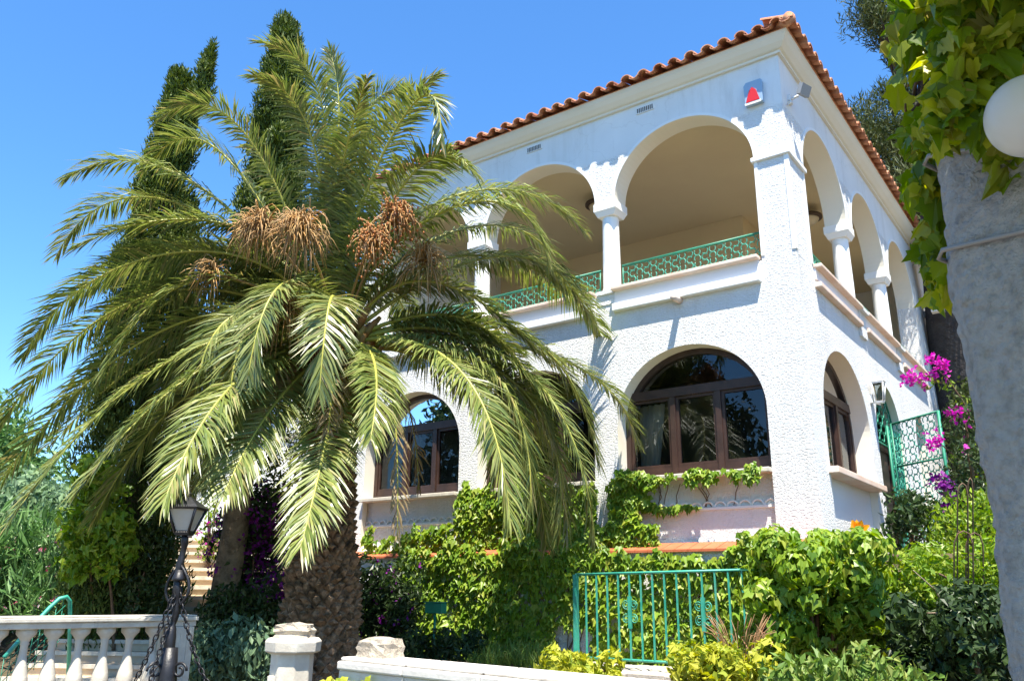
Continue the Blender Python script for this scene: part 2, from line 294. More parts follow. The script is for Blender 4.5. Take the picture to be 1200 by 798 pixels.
def clumps(mb, shape, lobes, per, size, m=0, out=0.8, up=0.0, tip=(0, 0, -0.4), shell=0.35, jit=0.5, szj=0.35):
    """leaf clumps: lobes = list of (centre, radii); leaves sit on and inside each lobe facing outwards"""
    for c, r in lobes:
        r = np.broadcast_to(np.asarray(r, float), (3,))
        n = max(4, int(per)); d = unit3(n); rad = 1 - shell * RNG.random(n) ** 1.5
        P = np.array(c) + d * r * rad[:, None]
        N = nrm(out * nrm(d / r) + jit * unit3(n) + np.array((0, 0, up)))
        U = np.array(tip) + 0.6 * unit3(n) + 0.3 * d
        leaves(mb, shape, P, N, U, size * (1 - szj + 2 * szj * RNG.random(n)), m)
    return mb
def arc(c, r, a0, a1, n, ux=(1, 0, 0), uy=(0, 0, 1)):
    ux = np.array(ux, float); uy = np.array(uy, float)
    return np.array([np.array(c) + r * (math.cos(a) * ux + math.sin(a) * uy) for a in np.linspace(a0, a1, n)])
def sstep(a, b, x):
    t = np.clip((x - a) / (b - a), 0, 1); return t * t * (3 - 2 * t)
def bez(a, b, c, n):
    """quadratic through a, b(at half way), c"""
    a, b, c = map(lambda q: np.asarray(q, float), (a, b, c)); q = 2 * b - 0.5 * (a + c)
    t = np.linspace(0, 1, n)[:, None]; return (1 - t) ** 2 * a + 2 * t * (1 - t) * q + t * t * c

# ------------------------------------------------------------------ ground
def gz(x, y):
    x = np.asarray(x, float); y = np.asarray(y, float)
    g = -1.02 - 0.06 * np.clip(-y - 0.4, 0, 7)
    g = g - 0.55 * sstep(-7.4, -7.9, y) * 1.0
    side = sstep(0.6, 1.6, x) * sstep(-1.0, 0.0, y)
    g = g + side * (0.45 - g)
    back = sstep(-0.25, 0.3, y); g = np.maximum(g, g * (1 - back) + back * 0.55)
    lft = sstep(-8.2, -12.5, x) * sstep(-7.0, -2.0, y); g = g * (1 - lft) + lft * 0.55
    hill = np.clip(y - 10.5, 0, 40) * (0.62 + 0.02 * np.clip(x, -10, 25)) * sstep(-26, -6, x)
    g = g + hill
    far = sstep(60, 160, np.hypot(x, y)); g = g * (1 - far) - 2 * far
    return g
gx = np.concatenate([-np.geomspace(1500, 16, 26), np.arange(-15.5, 14.1, 0.45), np.geomspace(15, 1500, 26)])
gy = np.concatenate([-np.geomspace(1500, 14, 22), np.arange(-13.5, 16.1, 0.45), np.geomspace(17, 1500, 30)])
GX, GY = np.meshgrid(gx, gy); GZ = gz(GX, GY)
nearm = np.exp(-((GX / 25) ** 2 + (GY / 25) ** 2)); GZ = GZ + nearm * 0.035 * np.sin(GX * 3.1 + np.cos(GY * 2.3) * 2) * np.cos(GY * 2.7)
nx, ny = len(gx), len(gy)
gm = MB(); idx = lambda j, i: j * nx + i
F = []; mi = []
for j in range(ny - 1):
    for i in range(nx - 1):
        F.append((idx(j, i), idx(j, i + 1), idx(j + 1, i + 1), idx(j + 1, i)))
gm.add(np.stack([GX, GY, GZ], -1).reshape(-1, 3), F, 0, True)
fy = gm.v[0][np.array(F)[:, 0], 1]; fx = gm.v[0][np.array(F)[:, 0], 0]
gm.m = [1 if yy > 9.5 else (2 if yy < -8.4 else 0) for yy in fy]
gm.build('ground', ['soil', 'hill', 'asphalt'], kind='structure', base=(0, 0, 0))
# patio behind the green fence
pm = MB()
for i in range(9):
    for j in range(3):
        x0 = -3.6 + i * 0.52 + RNG.uniform(-.02, .02); y0 = -1.75 + j * 0.46
        pm.box((x0, y0, -1.2), (x0 + 0.5, y0 + 0.44, -0.93 + RNG.uniform(-.008, .008)))
pm.build('patio', 'paver', kind='structure', bevel=0.012)
cv = pm = None
# garden steps climbing to the left of the house
st = MB()
d = nrm(np.array([-0.80, 0.60])); q = np.array([-d[1], d[0]])
p0 = np.array([-7.75, -4.15])
for i in range(12):
    c = p0 + d * (0.56 * i + 1.2); zt = -0.93 + 0.165 * (i + 1)
    st.obox(c, d, q, 1.2 + 0.0, 0.85, zt - 0.5, zt)
    st.obox(c - d * 1.2, d, q, 0.035, 0.87, zt - 0.045, zt + 0.012, 1)
d2 = nrm(np.array([-0.55, 0.83])); q2 = np.array([-d2[1], d2[0]])
for i in range(6):
    c = np.array([-7.1, -6.35]) + d2 * (0.36 * i + 1.0); zt = -1.45 + 0.13 * (i + 1)
    st.obox(c, d2, q2, 1.0, 1.0, zt - 0.6, zt); st.obox(c - d2 * 1.0, d2, q2, 0.03, 1.02, zt - 0.04, zt + 0.01, 1)
st.build('steps', ['step', 'stone'], kind='structure')

# ------------------------------------------------------------------ the villa
XL = -9.17; YB = 11.2; T = 0.38; ZE = 8.2; Z1 = 4.3; ZG = 0.62; RX = 1.22; YP = 0.77
villa = thing('villa', (-4.5, 0, -1.2), 'white two storey Mediterranean villa with arched loggia, brown arched windows and clay tile eaves', 'house')
def wallface(mb, O, u, n, segs, z0, z1, t, mF=0, mR=1, back=2):
    """vertical wall: segs = list of (a, b, None) solid or (a, b, (zb, zs, rise)) arched opening"""
    O = np.array(O, float); u = np.array(u, float); n = np.array(n, float)
    def P(a, z, o=0.0): return O + u * a + np.array((0, 0, z)) - n * o
    flip = np.cross(u, (0, 0, 1.0)) @ n < 0
    def quad(a, b, c, d_, m):
        f = (0, 1, 2, 3) if not flip else (3, 2, 1, 0); mb.add([a, b, c, d_], [f], m)
    for a, b, op in segs:
        if op is None:
            quad(P(a, z0), P(b, z0), P(b, z1), P(a, z1), mF); quad(P(b, z0, t), P(a, z0, t), P(a, z1, t), P(b, z1, t), back); continue
        zb, zs, rise = op; cx = (a + b) / 2; rx = (b - a) / 2; N = 40
        th = np.linspace(math.pi, 0, N + 1); us = cx + rx * np.cos(th); zz = zs + rise * np.sin(th)
        if zb > z0:
            quad(P(a, z0), P(b, z0), P(b, zb), P(a, zb), mF); quad(P(b, z0, t), P(a, z0, t), P(a, zb, t), P(b, zb, t), back)
            quad(P(a, zb), P(b, zb), P(b, zb, t), P(a, zb, t), mR)
        for i in range(N):
            quad(P(us[i], zz[i]), P(us[i+1], zz[i+1]), P(us[i+1], z1), P(us[i], z1), mF)
            quad(P(us[i+1], zz[i+1], t), P(us[i], zz[i], t), P(us[i], z1, t), P(us[i+1], z1, t), back)
            quad(P(us[i], zz[i], t), P(us[i+1], zz[i+1], t), P(us[i+1], zz[i+1]), P(us[i], zz[i]), mR)
        if zs > zb:
            quad(P(a, zb), P(a, zb, t), P(a, zs, t), P(a, zs), mR); quad(P(b, zb, t), P(b, zb), P(b, zs), P(b, zs, t), mR)
FX = [(-2.98, -0.52), (-5.81, -3.37), (-8.64, -6.20)]            # front bays, right to left
SY = [(0.77, 3.2), (3.6, 6.03), (6.43, 8.86)]                    # side bays
wf = MB()
# lower storey, front (openings run down to the tiled ledge; panels fill them below the sill)
seg = []; last = XL
for a, b in reversed(FX):
    a2, b2 = a - 0.06, b - 0.10
    seg += [(last, a2, None), (a2, b2, (0.72, 2.58, 1.12))]; last = b2
seg.append((last, 0, None))
wallface(wf, (0, 0, 0), (1, 0, 0), (0, -1, 0), seg, -1.6, Z1, T)
seg = [(0, 0.62, None), (0.62, 3.2, (1.05, 2.58, 1.14)), (3.2, 3.72, None), (3.72, 5.72, (ZG, 2.75, 1.02)), (5.72, 7.1, None), (7.1, 8.1, (1.75, 3.1, 0.6)), (8.1, YB, None)]
wallface(wf, (0, 0, 0), (0, 1, 0), (1, 0, 0), seg, -1.6, Z1, T)
# parapet and corner piers of the loggia
wf.box((XL, 0, Z1), (-0.003, T, 4.80)); wf.box((-T, T, Z1), (0, 8.86, 4.80))
wf.box((-0.52, 0.001, 4.80), (-0.001, YP, 6.42)); wf.box((XL, 0.001, 4.80), (-8.64, 0.5, 6.42))
# arcade above the capitals
seg = []; last = XL
for a, b in reversed(FX):
    seg += [(last, a, None), (a, b, (6.5, 6.5, 1.12))]; last = b
seg.append((last, 0, None))
wallface(wf, (0, 0, 0), (1, 0, 0), (0, -1, 0), seg, 6.5, ZE, T)
seg = []; last = 0
for a, b in SY:
    seg += [(last, a, None), (a, b, (6.5, 6.5, 1.14))]; last = b
seg.append((last, YB, None))
wallface(wf, (0, 0, 0), (0, 1, 0), (1, 0, 0), seg, 6.5, ZE, T)
wf.box((-T, 8.86, Z1 + .001), (-0.001, YB, 6.5)); 
# left and back walls
wf.box((XL + 0.002, T, -1.6), (XL + T, YB, ZE)); wf.box((XL + T, YB - T, -1.6), (-T, YB - .002, ZE))
wf.build('wall', ['stuccow', 'cream', 'ochre'], villa)
# smooth rims round the loggia arches and the capital bands of the corner piers
rim = MB()
def archrim(mb, O, u, n, a, b, zs, rise, w, p):
    O = np.array(O, float); u = np.array(u, float); n = np.array(n, float); N = 40; cx = (a + b) / 2; rx = (b - a) / 2
    V = []
    for i in range(N + 1):
        th = math.pi * (1 - i / N)
        for rr, o in ((0, -0.002), (0, p), (w, p), (w, -0.002)):
            V.append(O + u * (cx + (rx + rr) * math.cos(th)) + np.array((0, 0, zs + (rise + rr) * math.sin(th))) + n * o)
    F = [(i*4+j, i*4+(j+1)%4, i*4+4+(j+1)%4, i*4+4+j) for i in range(N) for j in range(4)]
    mb.add(V, F, 0, False)
for a, b in FX: archrim(rim, (0, 0, 0), (1, 0, 0), (0, -1, 0), a, b, 6.5, 1.12, 0.05, 0.012)
for a, b in SY: archrim(rim, (0, 0, 0), (0, 1, 0), (1, 0, 0), a, b, 6.5, 1.14, 0.05, 0.012)
rim.build('arch_rim', 'smooth', villa)
def band(x0, x1, y0, y1, z0, z1, nm='capital', m='smooth'):
    b = MB(); b.box((x0, y0, z0), (x1, y1, z1)); return b.build(nm, m, villa, bevel=0.012)
band(-0.56, 0.045, -0.045, YP + 0.04, 6.42, 6.50); band(XL - 0.04, -8.60, -0.045, 0.52, 6.42, 6.50)
ribs = MB()
for x0, x1 in ((-0.52, -0.47), (-0.055, 0.012)): ribs.box((x0, -0.012, 4.87), (x1, 0.02, 6.42))
ribs.box((-0.02, 0.0, 4.87), (0.011, 0.05, 6.42)); ribs.box((-0.02, YP - 0.05, 4.87), (0.012, YP, 6.42))
ribs.build('pier_trim', 'smooth', villa)
# loggia inside: floor, ceiling, back walls
BX, BY = -2.35, 4.44
ins = MB(); ins.box((XL + T, T + .002, 4.12), (-T - .002, 10.8, 4.28), 0); ins.build('loggia_floor', 'paver', villa)
ins = MB(); ins.box((XL + T, T + .002, 7.76), (-T - .002, 10.8, 7.9), 0); ins.build('loggia_ceiling', 'ochre', villa)
ins = MB(); ins.box((XL + T, BY, 4.28), (BX, 10.8, 7.76), 0); ins.build('inner_wall', 'ochre', villa)
# rooms of the lower floor
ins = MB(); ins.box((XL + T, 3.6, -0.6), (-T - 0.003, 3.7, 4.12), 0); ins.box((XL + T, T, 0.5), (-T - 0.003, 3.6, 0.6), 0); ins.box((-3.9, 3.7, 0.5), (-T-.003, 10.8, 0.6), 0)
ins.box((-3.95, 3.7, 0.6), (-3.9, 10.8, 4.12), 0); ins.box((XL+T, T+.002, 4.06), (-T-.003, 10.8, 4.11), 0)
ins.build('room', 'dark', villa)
# columns
def column(x, y):
    b = MB(); b.lathe([(0.17, 4.87), (0.17, 4.93), (0.150, 4.96), (0.152, 5.4), (0.142, 6.2), (0.14, 6.3)], (x, y, 0), 24)
    o = b.build('column', 'column', villa)
    c = MB(); hx = 0.215; V = []
    for z, h, in ((6.26, 0.165), (6.34, 0.20), (6.36, 0.215), (6.5, 0.215)):
        V += [(x-h, y-h, z), (x+h, y-h, z), (x+h, y+h, z), (x-h, y+h, z)]
    F = [(0,3,2,1),(12,13,14,15)] + [(i*4+j, i*4+(j+1)%4, i*4+4+(j+1)%4, i*4+4+j) for i in range(3) for j in range(4)]
    c.add(V, F); c2 = c.build('capital', 'smooth', villa)
for x in (-3.175, -6.005): column(x, 0.19)
for y in (3.4, 6.23): column(-0.19, y)
# parapet ledges: thin peach coping, pale band, lower moulding
def ledge_front(x0, x1):
    b = MB(); b.box((x0, -0.13, 4.815), (x1, 0.41, 4.875)); b.build('coping', 'peach', villa, bevel=0.012)
    b = MB(); b.box((x0 + .02, -0.03, 4.59), (x1 - .02, 0.01, 4.815)); b.build('band', 'lilac_shade', villa)
    b = MB(); b.box((x0, -0.10, 4.46), (x1, 0.01, 4.59)); b.build('moulding', 'smooth', villa, bevel=0.012)
def ledge_side(y0, y1):
    b = MB(); b.box((-0.41, y0, 4.815), (0.13, y1, 4.875)); b.build('coping', 'peach', villa, bevel=0.012)
    b = MB(); b.box((-0.01, y0 + .02, 4.64), (0.03, y1 - .02, 4.815)); b.build('band', 'lilac_shade', villa)
    b = MB(); b.box((-0.01, y0, 4.50), (0.10, y1, 4.58)); b.build('moulding', 'peach', villa, bevel=0.012)
for a, b in FX: ledge_front(a - 0.06, b - 0.03)
for a, b in SY: ledge_side(a, b)
for x in (-3.2, -6.03):
    b = MB(); b.box((x - 0.16, -0.015, 4.62), (x + 0.17, 0.0, 4.80)); b.box((x - 0.16, -0.05, 4.80), (x + 0.165, 0.41, 4.868)); b.build('pedestal', 'stucco', villa)
for y in (3.4, 6.23):
    b = MB(); b.box((0.0, y - 0.2, 4.35), (0.05, y + 0.2, 4.80)); b.box((-0.41, y - 0.2, 4.80), (0.12, y + 0.2, 4.868)); b.build('pedestal', 'stucco', villa)
# green scroll railings
def scrolls(mb, O, u, L, z0, z1, r=0.060, tr=0.0085, m=0):
    O = np.array(O, float); u = np.array(u, float); nx_ = max(1, int(round(L / (2.15 * r)))); nz_ = max(1, int(round((z1 - z0) / (1.95 * r))))
    dx, dz = L / nx_, (z1 - z0) / nz_; rr = min(dx, dz) * 0.5
    for i in range(nx_):
        for j in range(nz_):
            c = O + u * (dx * (i + .5)) + np.array((0, 0, z0 + dz * (j + .5)))
            a0 = (math.pi / 4 if (i + j) % 2 else 5 * math.pi / 4) + (0 if i % 2 else math.pi / 2)
            mb.tube(arc(c, rr, a0, a0 + 1.5 * math.pi, 11, u), tr, 4, m)
def railing(O, u, L, z0, z1):
    O = np.array(O, float); u = np.array(u, float)
    b = MB(); b.tube([O + np.array((0, 0, z1)), O + u * L + np.array((0, 0, z1))], 0.02, 6)
    b.tube([O + np.array((0, 0, z0)), O + u * L + np.array((0, 0, z0))], 0.012, 5)
    for s in (0.012, L - 0.012): b.tube([O + u * s + np.array((0, 0, z0 - .02)), O + u * s + np.array((0, 0, z1))], 0.012, 5)
    ro = b.build('railing', 'green', villa)
    s = MB(); scrolls(s, O, u, L, z0 + .01, z1 - .02); s.build('scrollwork', 'teal', ro)
WLfix = None
def railing_(*a): railing(*a)
for a, b in FX: railing_((a + (0.0 if a > -3 else -.03), 0.2, 0), (1, 0, 0), b - a, 4.89, 5.34)
for a, b in SY: railing_((-0.2, a, 0), (0, 1, 0), b - a, 4.89, 5.34)
# cornice swept round front and side
co = MB(); prof = [(0, 8.17), (0.05, 8.17), (0.05, 8.21), (0.09, 8.225), (0.16, 8.29), (0.21, 8.36), (0.23, 8.43), (0, 8.43)]
pts = []
for o, z in prof: pts.append(((XL - o, YB, z), (XL - o, -o, z), (o, -o, z), (o, YB - 0.1, z)))
V = np.array(pts).reshape(-1, 3); F = []
for i in range(len(prof) - 1):
    for k in range(3): F.append((i*4+k, i*4+k+1, i*4+4+k+1, i*4+4+k))
co.add(V, F); co.build('cornice', 'cornice', villa)
# roof: corrugated barrel tiles on hipped slopes
def tiles(O, u, inw, u0, u1, hipR, hipL, rows, base=8.415, pitch=0.29, over=0.36):
    """sheet of cover and pan tiles; hip lines pull in the ends by the slope distance"""
    O = np.array(O, float); u = np.array(u, float); inw = np.array(inw, float); n = int((u1 - u0) / pitch); mb = MB()
    K1 = 7; slope = math.tan(R_(19))
    for k in range(n + 1):
        uc = u0 + pitch * (k + 0.5)
        for row in range(rows):
            s0 = row * 0.42 - (0.02 if row else RNG.uniform(0, 0.03)); s1 = s0 + 0.50
            lim1 = u1 - (s0 + .1 if hipR else -1) ; lim0 = u0 + (s0 + .1 if hipL else -1)
            if uc > lim1 - .08 or uc < lim0: continue
            jx = RNG.uniform(-.018, .018); jz = RNG.uniform(-.010, .016)
            for kind in (0, 1):
                c = uc + (0 if kind == 0 else pitch / 2) + jx; V = []
                for (s, lift, rsc) in ((s0, 0.02, 1.0), (s1, 0.0, 0.86)):
                    for layer in (0, 1):
                        rr = (0.095 if kind == 0 else 0.085) * rsc - layer * 0.02
                        for q_ in range(K1):
                            a = math.pi * q_ / (K1 - 1)
                            zz = (math.sin(a) * rr * 0.85 if kind == 0 else -math.sin(a) * rr * 0.55)
                            p = O + u * (c + math.cos(a) * rr) + inw * (s - over) + np.array((0, 0, base + (0.055 if kind == 0 else 0.05) + zz + s * slope + lift + jz))
                            V.append(p)
                F = []
                for q_ in range(K1 - 1):
                    F.append((q_, q_+1, 2*K1+q_+1, 2*K1+q_)); F.append((K1+q_+1, K1+q_, 3*K1+q_, 3*K1+q_+1)); F.append((q_+1, q_, K1+q_, K1+q_+1))
                mb.add(V, F, 0, False)
    return mb
tiles((0, 0, 0), (1, 0, 0), (0, 1, 0), XL - 0.42, 0.42, True, True, 9).build('roof_tiles', 'tile', villa)
tiles((0, 0, 0), (0, 1, 0), (-1, 0, 0), -0.42, YB - 0.15, False, True, 9).build('roof_tiles', 'tile', villa)
rf = MB(); h = 4.55 * math.tan(R_(13))
rf.add([(XL-.25, -.25, 8.432), (.25, -.25, 8.432), (.25, YB, 8.432), (XL-.34, YB, 8.432), (-4.6, 4.25, 8.44 + h), (-4.6, YB, 8.44 + h)], [(0,1,4),(1,2,5,4),(3,0,4,5),(0,3,2,1),(2,3,5)])
rf.build('roof', 'tile', villa)
hp = MB()
for i in range(14):
    a = np.array((0.33 - i * 0.30, -0.33 + i * 0.30, 8.47 + i * 0.30 * math.tan(R_(15)) + .03)); b = a + np.array((-0.36, 0.36, 0.36 * math.tan(R_(19)) - .03))
    hp.tube([a, b], [0.10, 0.085], 12)
hp.build('ridge_tile', 'tile', villa)
# lower rear annex with its own eave
an = MB(); an.box((-4.0, YB + .002, -1.5), (-0.12, 13.2, 7.5)); an.build('wall', 'stucco', villa)
tiles((-0.12, 0, 0), (0, 1, 0), (-1, 0, 0), YB + 0.02, 13.3, False, False, 6, base=7.55, over=0.36).build('roof_tiles', 'tile', villa)
an = MB(); an.box((-4.0, YB + .01, 7.5), (0.12, 13.2, 7.6)); an.build('cornice', 'cornice', villa)
# ledge of orange tiles and the retaining wall under it
ol = MB()
n_ = 46
for i in range(n_):
    x0 = XL - 0.1 + i * (9.6 / n_); z = 0.705
    ol.box((x0, -0.40, 0.60), (x0 + 9.6 / n_ - 0.012, -0.002, 0.70)) if False else ol.add(
        [(x0, -0.40, 0.585), (x0 + .198, -0.40, 0.585), (x0 + .198, -0.002, 0.62), (x0, -0.002, 0.62), (x0, -0.40, 0.62), (x0 + .198, -0.40, 0.62), (x0 + .198, -0.002, 0.735), (x0, -0.002, 0.735)],
        [(0,3,2,1),(4,5,6,7),(0,1,5,4),(1,2,6,5),(2,3,7,6),(3,0,4,7)])
ol.build('tiled_ledge', 'orange', villa)
rw = MB(); rw.box((XL - 0.15, -0.32, -1.8), (0.45, -0.002, 0.60)); rw.build('retaining_wall', 'stucco', villa)

# windows --------------------------------------------------------------
def archpts(a, b, zb, zs, rise, N=28):
    cx = (a + b) / 2; rx = (b - a) / 2
    L = [(a, zb)] + [(cx + rx * math.cos(t), zs + rise * math.sin(t)) for t in np.linspace(math.pi, 0, N + 1)] + [(b, zb)]
    return L
def archframe(mb, W, a, b, zb, zs, rise, w, o0, o1, bottom=True, m=0):
    """W maps (u, z, inset) to world"""
    A = archpts(a, b, zb, zs, rise); B = archpts(a + w, b - w, zb + (w if bottom else 0), zs, rise - w)
    n = len(A); V = [W(u, z, o0) for u, z in A] + [W(u, z, o0) for u, z in B] + [W(u, z, o1) for u, z in A] + [W(u, z, o1) for u, z in B]
    F = []
    rng = range(n) if bottom else range(n - 1)
    for i in rng:
        j = (i + 1) % n
        F += [(i, j, n + j, n + i), (2*n + j, 2*n + i, 3*n + i, 3*n + j), (n + i, n + j, 3*n + j, 3*n + i), (j, i, 2*n + i, 2*n + j)]
    mb.add(V, F, m)
def wbox(mb, W, a, b, z0, z1, o0, o1, m=0):
    V = [W(u, z, o) for o in (o0, o1) for u, z in ((a, z0), (b, z0), (b, z1), (a, z1))]
    mb.add(V, [(0,1,2,3),(7,6,5,4),(0,4,5,1),(1,5,6,2),(2,6,7,3),(3,7,4,0)], m)
def window(W, a, b, zb, zs, rise, inset, label=None, three=True, zt=2.98, curtain=0):
    f = MB(); archframe(f, W, a, b, zb, zs, rise, 0.085, inset, inset + 0.11)
    wbox(f, W, a + .08, b - .08, zt, zt + 0.14, inset - 0.02, inset + 0.10)
    wbox(f, W, a + .05, b - .05, zb + 0.07, zb + 0.17, inset + 0.012, inset + 0.10)
    wd = b - a - 0.17
    ms = [a + .085 + wd * t for t in ((1/3, 2/3) if three else (.5,))]
    for mx_ in ms: wbox(f, W, mx_ - 0.045, mx_ + 0.045, zb + 0.07, zt + .01, inset - 0.012, inset + 0.10)
    fo = f.build('window', 'wood', villa, label)
    # sashes
    edges = [a + .085] + ms + [b - .085]
    sx = MB()
    for i in range(len(edges) - 1):
        l = edges[i] + (0.045 if i else 0); r = edges[i+1] - (0.045 if i < len(edges) - 2 else 0)
        for (q0, q1, z0, z1) in ((l, l + .045, zb + .17, zt), (r - .045, r, zb + .17, zt), (l + .045, r - .045, zb + .17, zb + .215), (l + .045, r - .045, zt - .045, zt)):
            wbox(sx, W, q0, q1, z0, z1, inset + .02, inset + .08)
    sx.build('sash', 'wood', fo)
    for i in range(len(edges) - 1):
        g = MB(); l, r = edges[i] + .05, edges[i+1] - .05
        g.add([W(l, zb + .19, inset + .05), W(r, zb + .19, inset + .05), W(r, zt - .02, inset + .05), W(l, zt - .02, inset + .05)], [(0, 1, 2, 3)]); g.build('pane', 'glass', fo)
    A = [(u, z) for u, z in archpts(a + .07, b - .07, zt + .1, zs, rise - .07) if z >= zt + .1 - 1e-6]
    cx = (a + b) / 2; A = [p_ for p_ in A if not (abs(p_[1] - (zt + .1)) < 1e-6)]
    # circle meets the transom
    tt = math.asin(min(1, (zt + .1 - zs) / (rise - .07))); hx = (b - a) / 2 - .07
    A = [(cx + hx * math.cos(t), zs + (rise - .07) * math.sin(t)) for t in np.linspace(math.pi - tt, tt, 24)]
    g = MB(); g.add([W(u, z, inset + .052) for u, z in A], [tuple(range(len(A)))]); g.build('pane', 'glass', fo)
    if curtain:
        c = MB(); V = []; n = 40
        u0, u1 = (a + .1, a + .1 + curtain) 
        for i in range(n + 1):
            t = i / n; u = u0 + (u1 - u0) * t
            V += [W(u, zb + .1, inset + .3 + .035 * math.sin(t * 26)), W(u + curtain * .5 * t, zt - .02, inset + .3 + .035 * math.sin(t * 26))]
        c.add(V, [(2*i, 2*i+2, 2*i+3, 2*i+1) for i in range(n)], 0, True); c.build('curtain', 'curtain', fo)
    return fo
WF = lambda u, z, o: (u, o, z)
WS = lambda u, z, o: (-o, u, z)
labs = ['right front window, open to the sun, with a pale curtain edge', 'middle front window hidden behind hanging palm fronds', 'left front window beside the palm trunk']
for (a, b), lb, ct in zip(FX, labs, (0.3, 0.25, 0.55)):
    a2, b2 = a - 0.06, b - 0.10
    window(WF, a2, b2, 1.72, 2.58, 1.12, 0.27, lb, True, 2.98, ct)
    s = MB(); s.box((a2, -0.10, 1.655), (b2, 0.36, 1.722)); s.build('sill', 'stone', villa, bevel=0.01)
    p = MB(); p.box((a2, 0.13, 0.72), (b2, T - .01, 1.655)); pw = p.build('panel', 'stucco', villa)
    sc = MB(); nn = 13
    for row, zc in ((0, 1.22), ):
        dx = (b2 - a2) / nn
        for i in range(nn): sc.tube(arc((a2 + dx * (i + .5), 0.118, zc), dx * .46, 0, math.pi, 9), 0.019, 5)
    sc.box((a2, 0.09, 1.19), (b2, 0.132, 1.225)); sc.build('scallop_trim', 'smooth', pw)
window(WS, 0.62, 3.2, 1.75, 2.58, 1.14, 0.28, 'side window nearest the house corner', True, 2.98, 0.8)
s = MB(); s.box((-0.3, 0.52, 1.66), (0.14, 3.3, 1.752)); s.build('sill', 'peach', villa, bevel=0.01)
p = MB(); p.box((-T + .01, 0.62, 1.05), (-0.12, 3.2, 1.66)); p.build('panel', 'lilac_shade', villa)
window(WS, 7.1, 8.1, 1.75, 3.1, 0.6, 0.25, 'small side window behind the green gate', False, 3.0)
s = MB(); s.box((-0.3, 7.05, 1.68), (0.08, 8.15, 1.752)); s.build('sill', 'stone', villa)
# side door with green grille fan and open gate leaf
dm = MB(); archframe(dm, WS, 3.72, 5.72, ZG, 2.75, 1.02, 0.09, 0.27, 0.36, False); wbox(dm, WS, 3.8, 5.64, 2.62, 2.74, 0.25, 0.36)
wbox(dm, WS, 4.68, 4.76, ZG, 2.62, 0.26, 0.36)
do = dm.build('door', 'wood', villa)
for a, b in ((3.81, 4.68), (4.76, 5.63)):
    l = MB(); wbox(l, WS, a, b, ZG + .02, 2.62, 0.29, 0.34); 
    for z0, z1 in ((.85, 1.5), (1.65, 2.45)): wbox(l, WS, a + .15, b - .15, z0, z1, 0.275, 0.30)
    l.build('door_leaf', 'wood', do)
gr = MB(); archframe(gr, WS, 3.76, 5.68, 2.66, 2.75, 0.98, 0.03, 0.12, 0.15)
for k_ in range(11):
    for j_ in range(6):
        u_, z_ = 3.86 + k_ * .172, 2.8 + j_ * .16
        if ((u_ - 4.72) / .92) ** 2 + ((z_ - 2.75) / .95) ** 2 < 0.98: gr.tube(arc((-.135, u_, z_), .08, (k_+j_) % 2 * math.pi + .6, (k_+j_) % 2 * math.pi + 5.0, 9, (0, 1, 0)), .012, 4)
gr.build('fan_grille', 'green', villa)
def gateleaf(O, u, L, z0, z1, label):
    O = np.array(O, float); u = nrm(np.array(u, float)); b = MB()
    for s in (0, L): b.tube([O + u * s + np.array((0, 0, z0)), O + u * s + np.array((0, 0, z1))], 0.026, 4)
    for z in (z0 + .02, z1 - .01, z0 + (z1 - z0) * .33, z0 + (z1 - z0) * .66): b.tube([O + np.array((0, 0, z)), O + u * L + np.array((0, 0, z))], 0.018, 4)
    g = b.build('grille_gate', 'green', villa, label)
    s = MB(); scrolls(s, O, u, L, z0 + .03, z1 - .03, 0.060, 0.0105); s.build('scrollwork', 'teal', g)
gateleaf((-.06, 4.78, 0), (0, 1, 0), 0.9, 0.72, 3.02, 'green scrollwork gate leaf inside the side doorway')
gateleaf((0.03, 4.74, 0), (0.766, -0.643, 0), 1.2, 0.72, 3.05, 'green scrollwork gate leaf swung open from the wall')
# small fittings
def vent(u0, u1, z0, z1):
    b = MB(); 
    b.box((u0, -0.02, z0), (u1, 0.004, z1)); vo = b.build('wall_vent', 'whitep', villa)
    h_ = MB()
    for i in range(9):
        for j in range(4):
            x_ = u0 + .02 + i * (u1 - u0 - .04) / 8.6; z_ = z0 + .015 + j * (z1 - z0 - .03) / 3.7
            h_.box((x_, -0.024, z_), (x_ + .02, -0.019, z_ + .018))
    h_.build('vent_hole', 'dark', vo)
for u in (-2.5, -4.83, -7.16): vent(u, u + .34, 7.98, 8.09)
al = MB(); V = []
pts2 = [(-.56, 7.40), (-.28, 7.40), (-.27, 7.76), (-.30, 7.79), (-.53, 7.79), (-.57, 7.74)]
for o in (-0.10, 0.0): V += [(x + (0.015 if o else 0), o, z) for x, z in pts2]
n = 6; al.add(V, [tuple(range(n)), tuple(range(n, 2*n))[::-1]] + [(j, i, n+i, n+j) for i in range(n) for j in [(i+1) % n]])
ao = al.build('alarm_box', 'bluegrey', villa, 'red and blue alarm box by the corner')
al = MB(); al.add([(-.53, -.112, 7.43), (-.31, -.112, 7.43), (-.36, -.112, 7.62), (-.42, -.112, 7.68), (-.47, -.112, 7.62), (-.53, -.099, 7.43), (-.31, -.099, 7.43), (-.36, -.099, 7.62), (-.42, -.099, 7.68), (-.47, -.099, 7.62)],
    [(0,1,2,3,4), (9,8,7,6,5)] + [(j, i, 5+i, 5+j) for i in range(5) for j in [(i+1) % 5]]); al.build('red_light', 'red', ao)
al = MB(); al.box((-.55, -.108, 7.385), (-.29, -.098, 7.425)); al.build('strip', 'whitep', ao)
fl = MB(); fl.tube([(0, 0.35, 7.52), (0.16, 0.33, 7.54)], 0.02, 6); fl.box((0.0, 0.3, 7.45), (0.05, 0.4, 7.6)); fl.tube([(0.02, .3, 7.5), (.07, .24, 7.42), (.03, .2, 7.36), (0, .25, 7.40)], .012, 5)
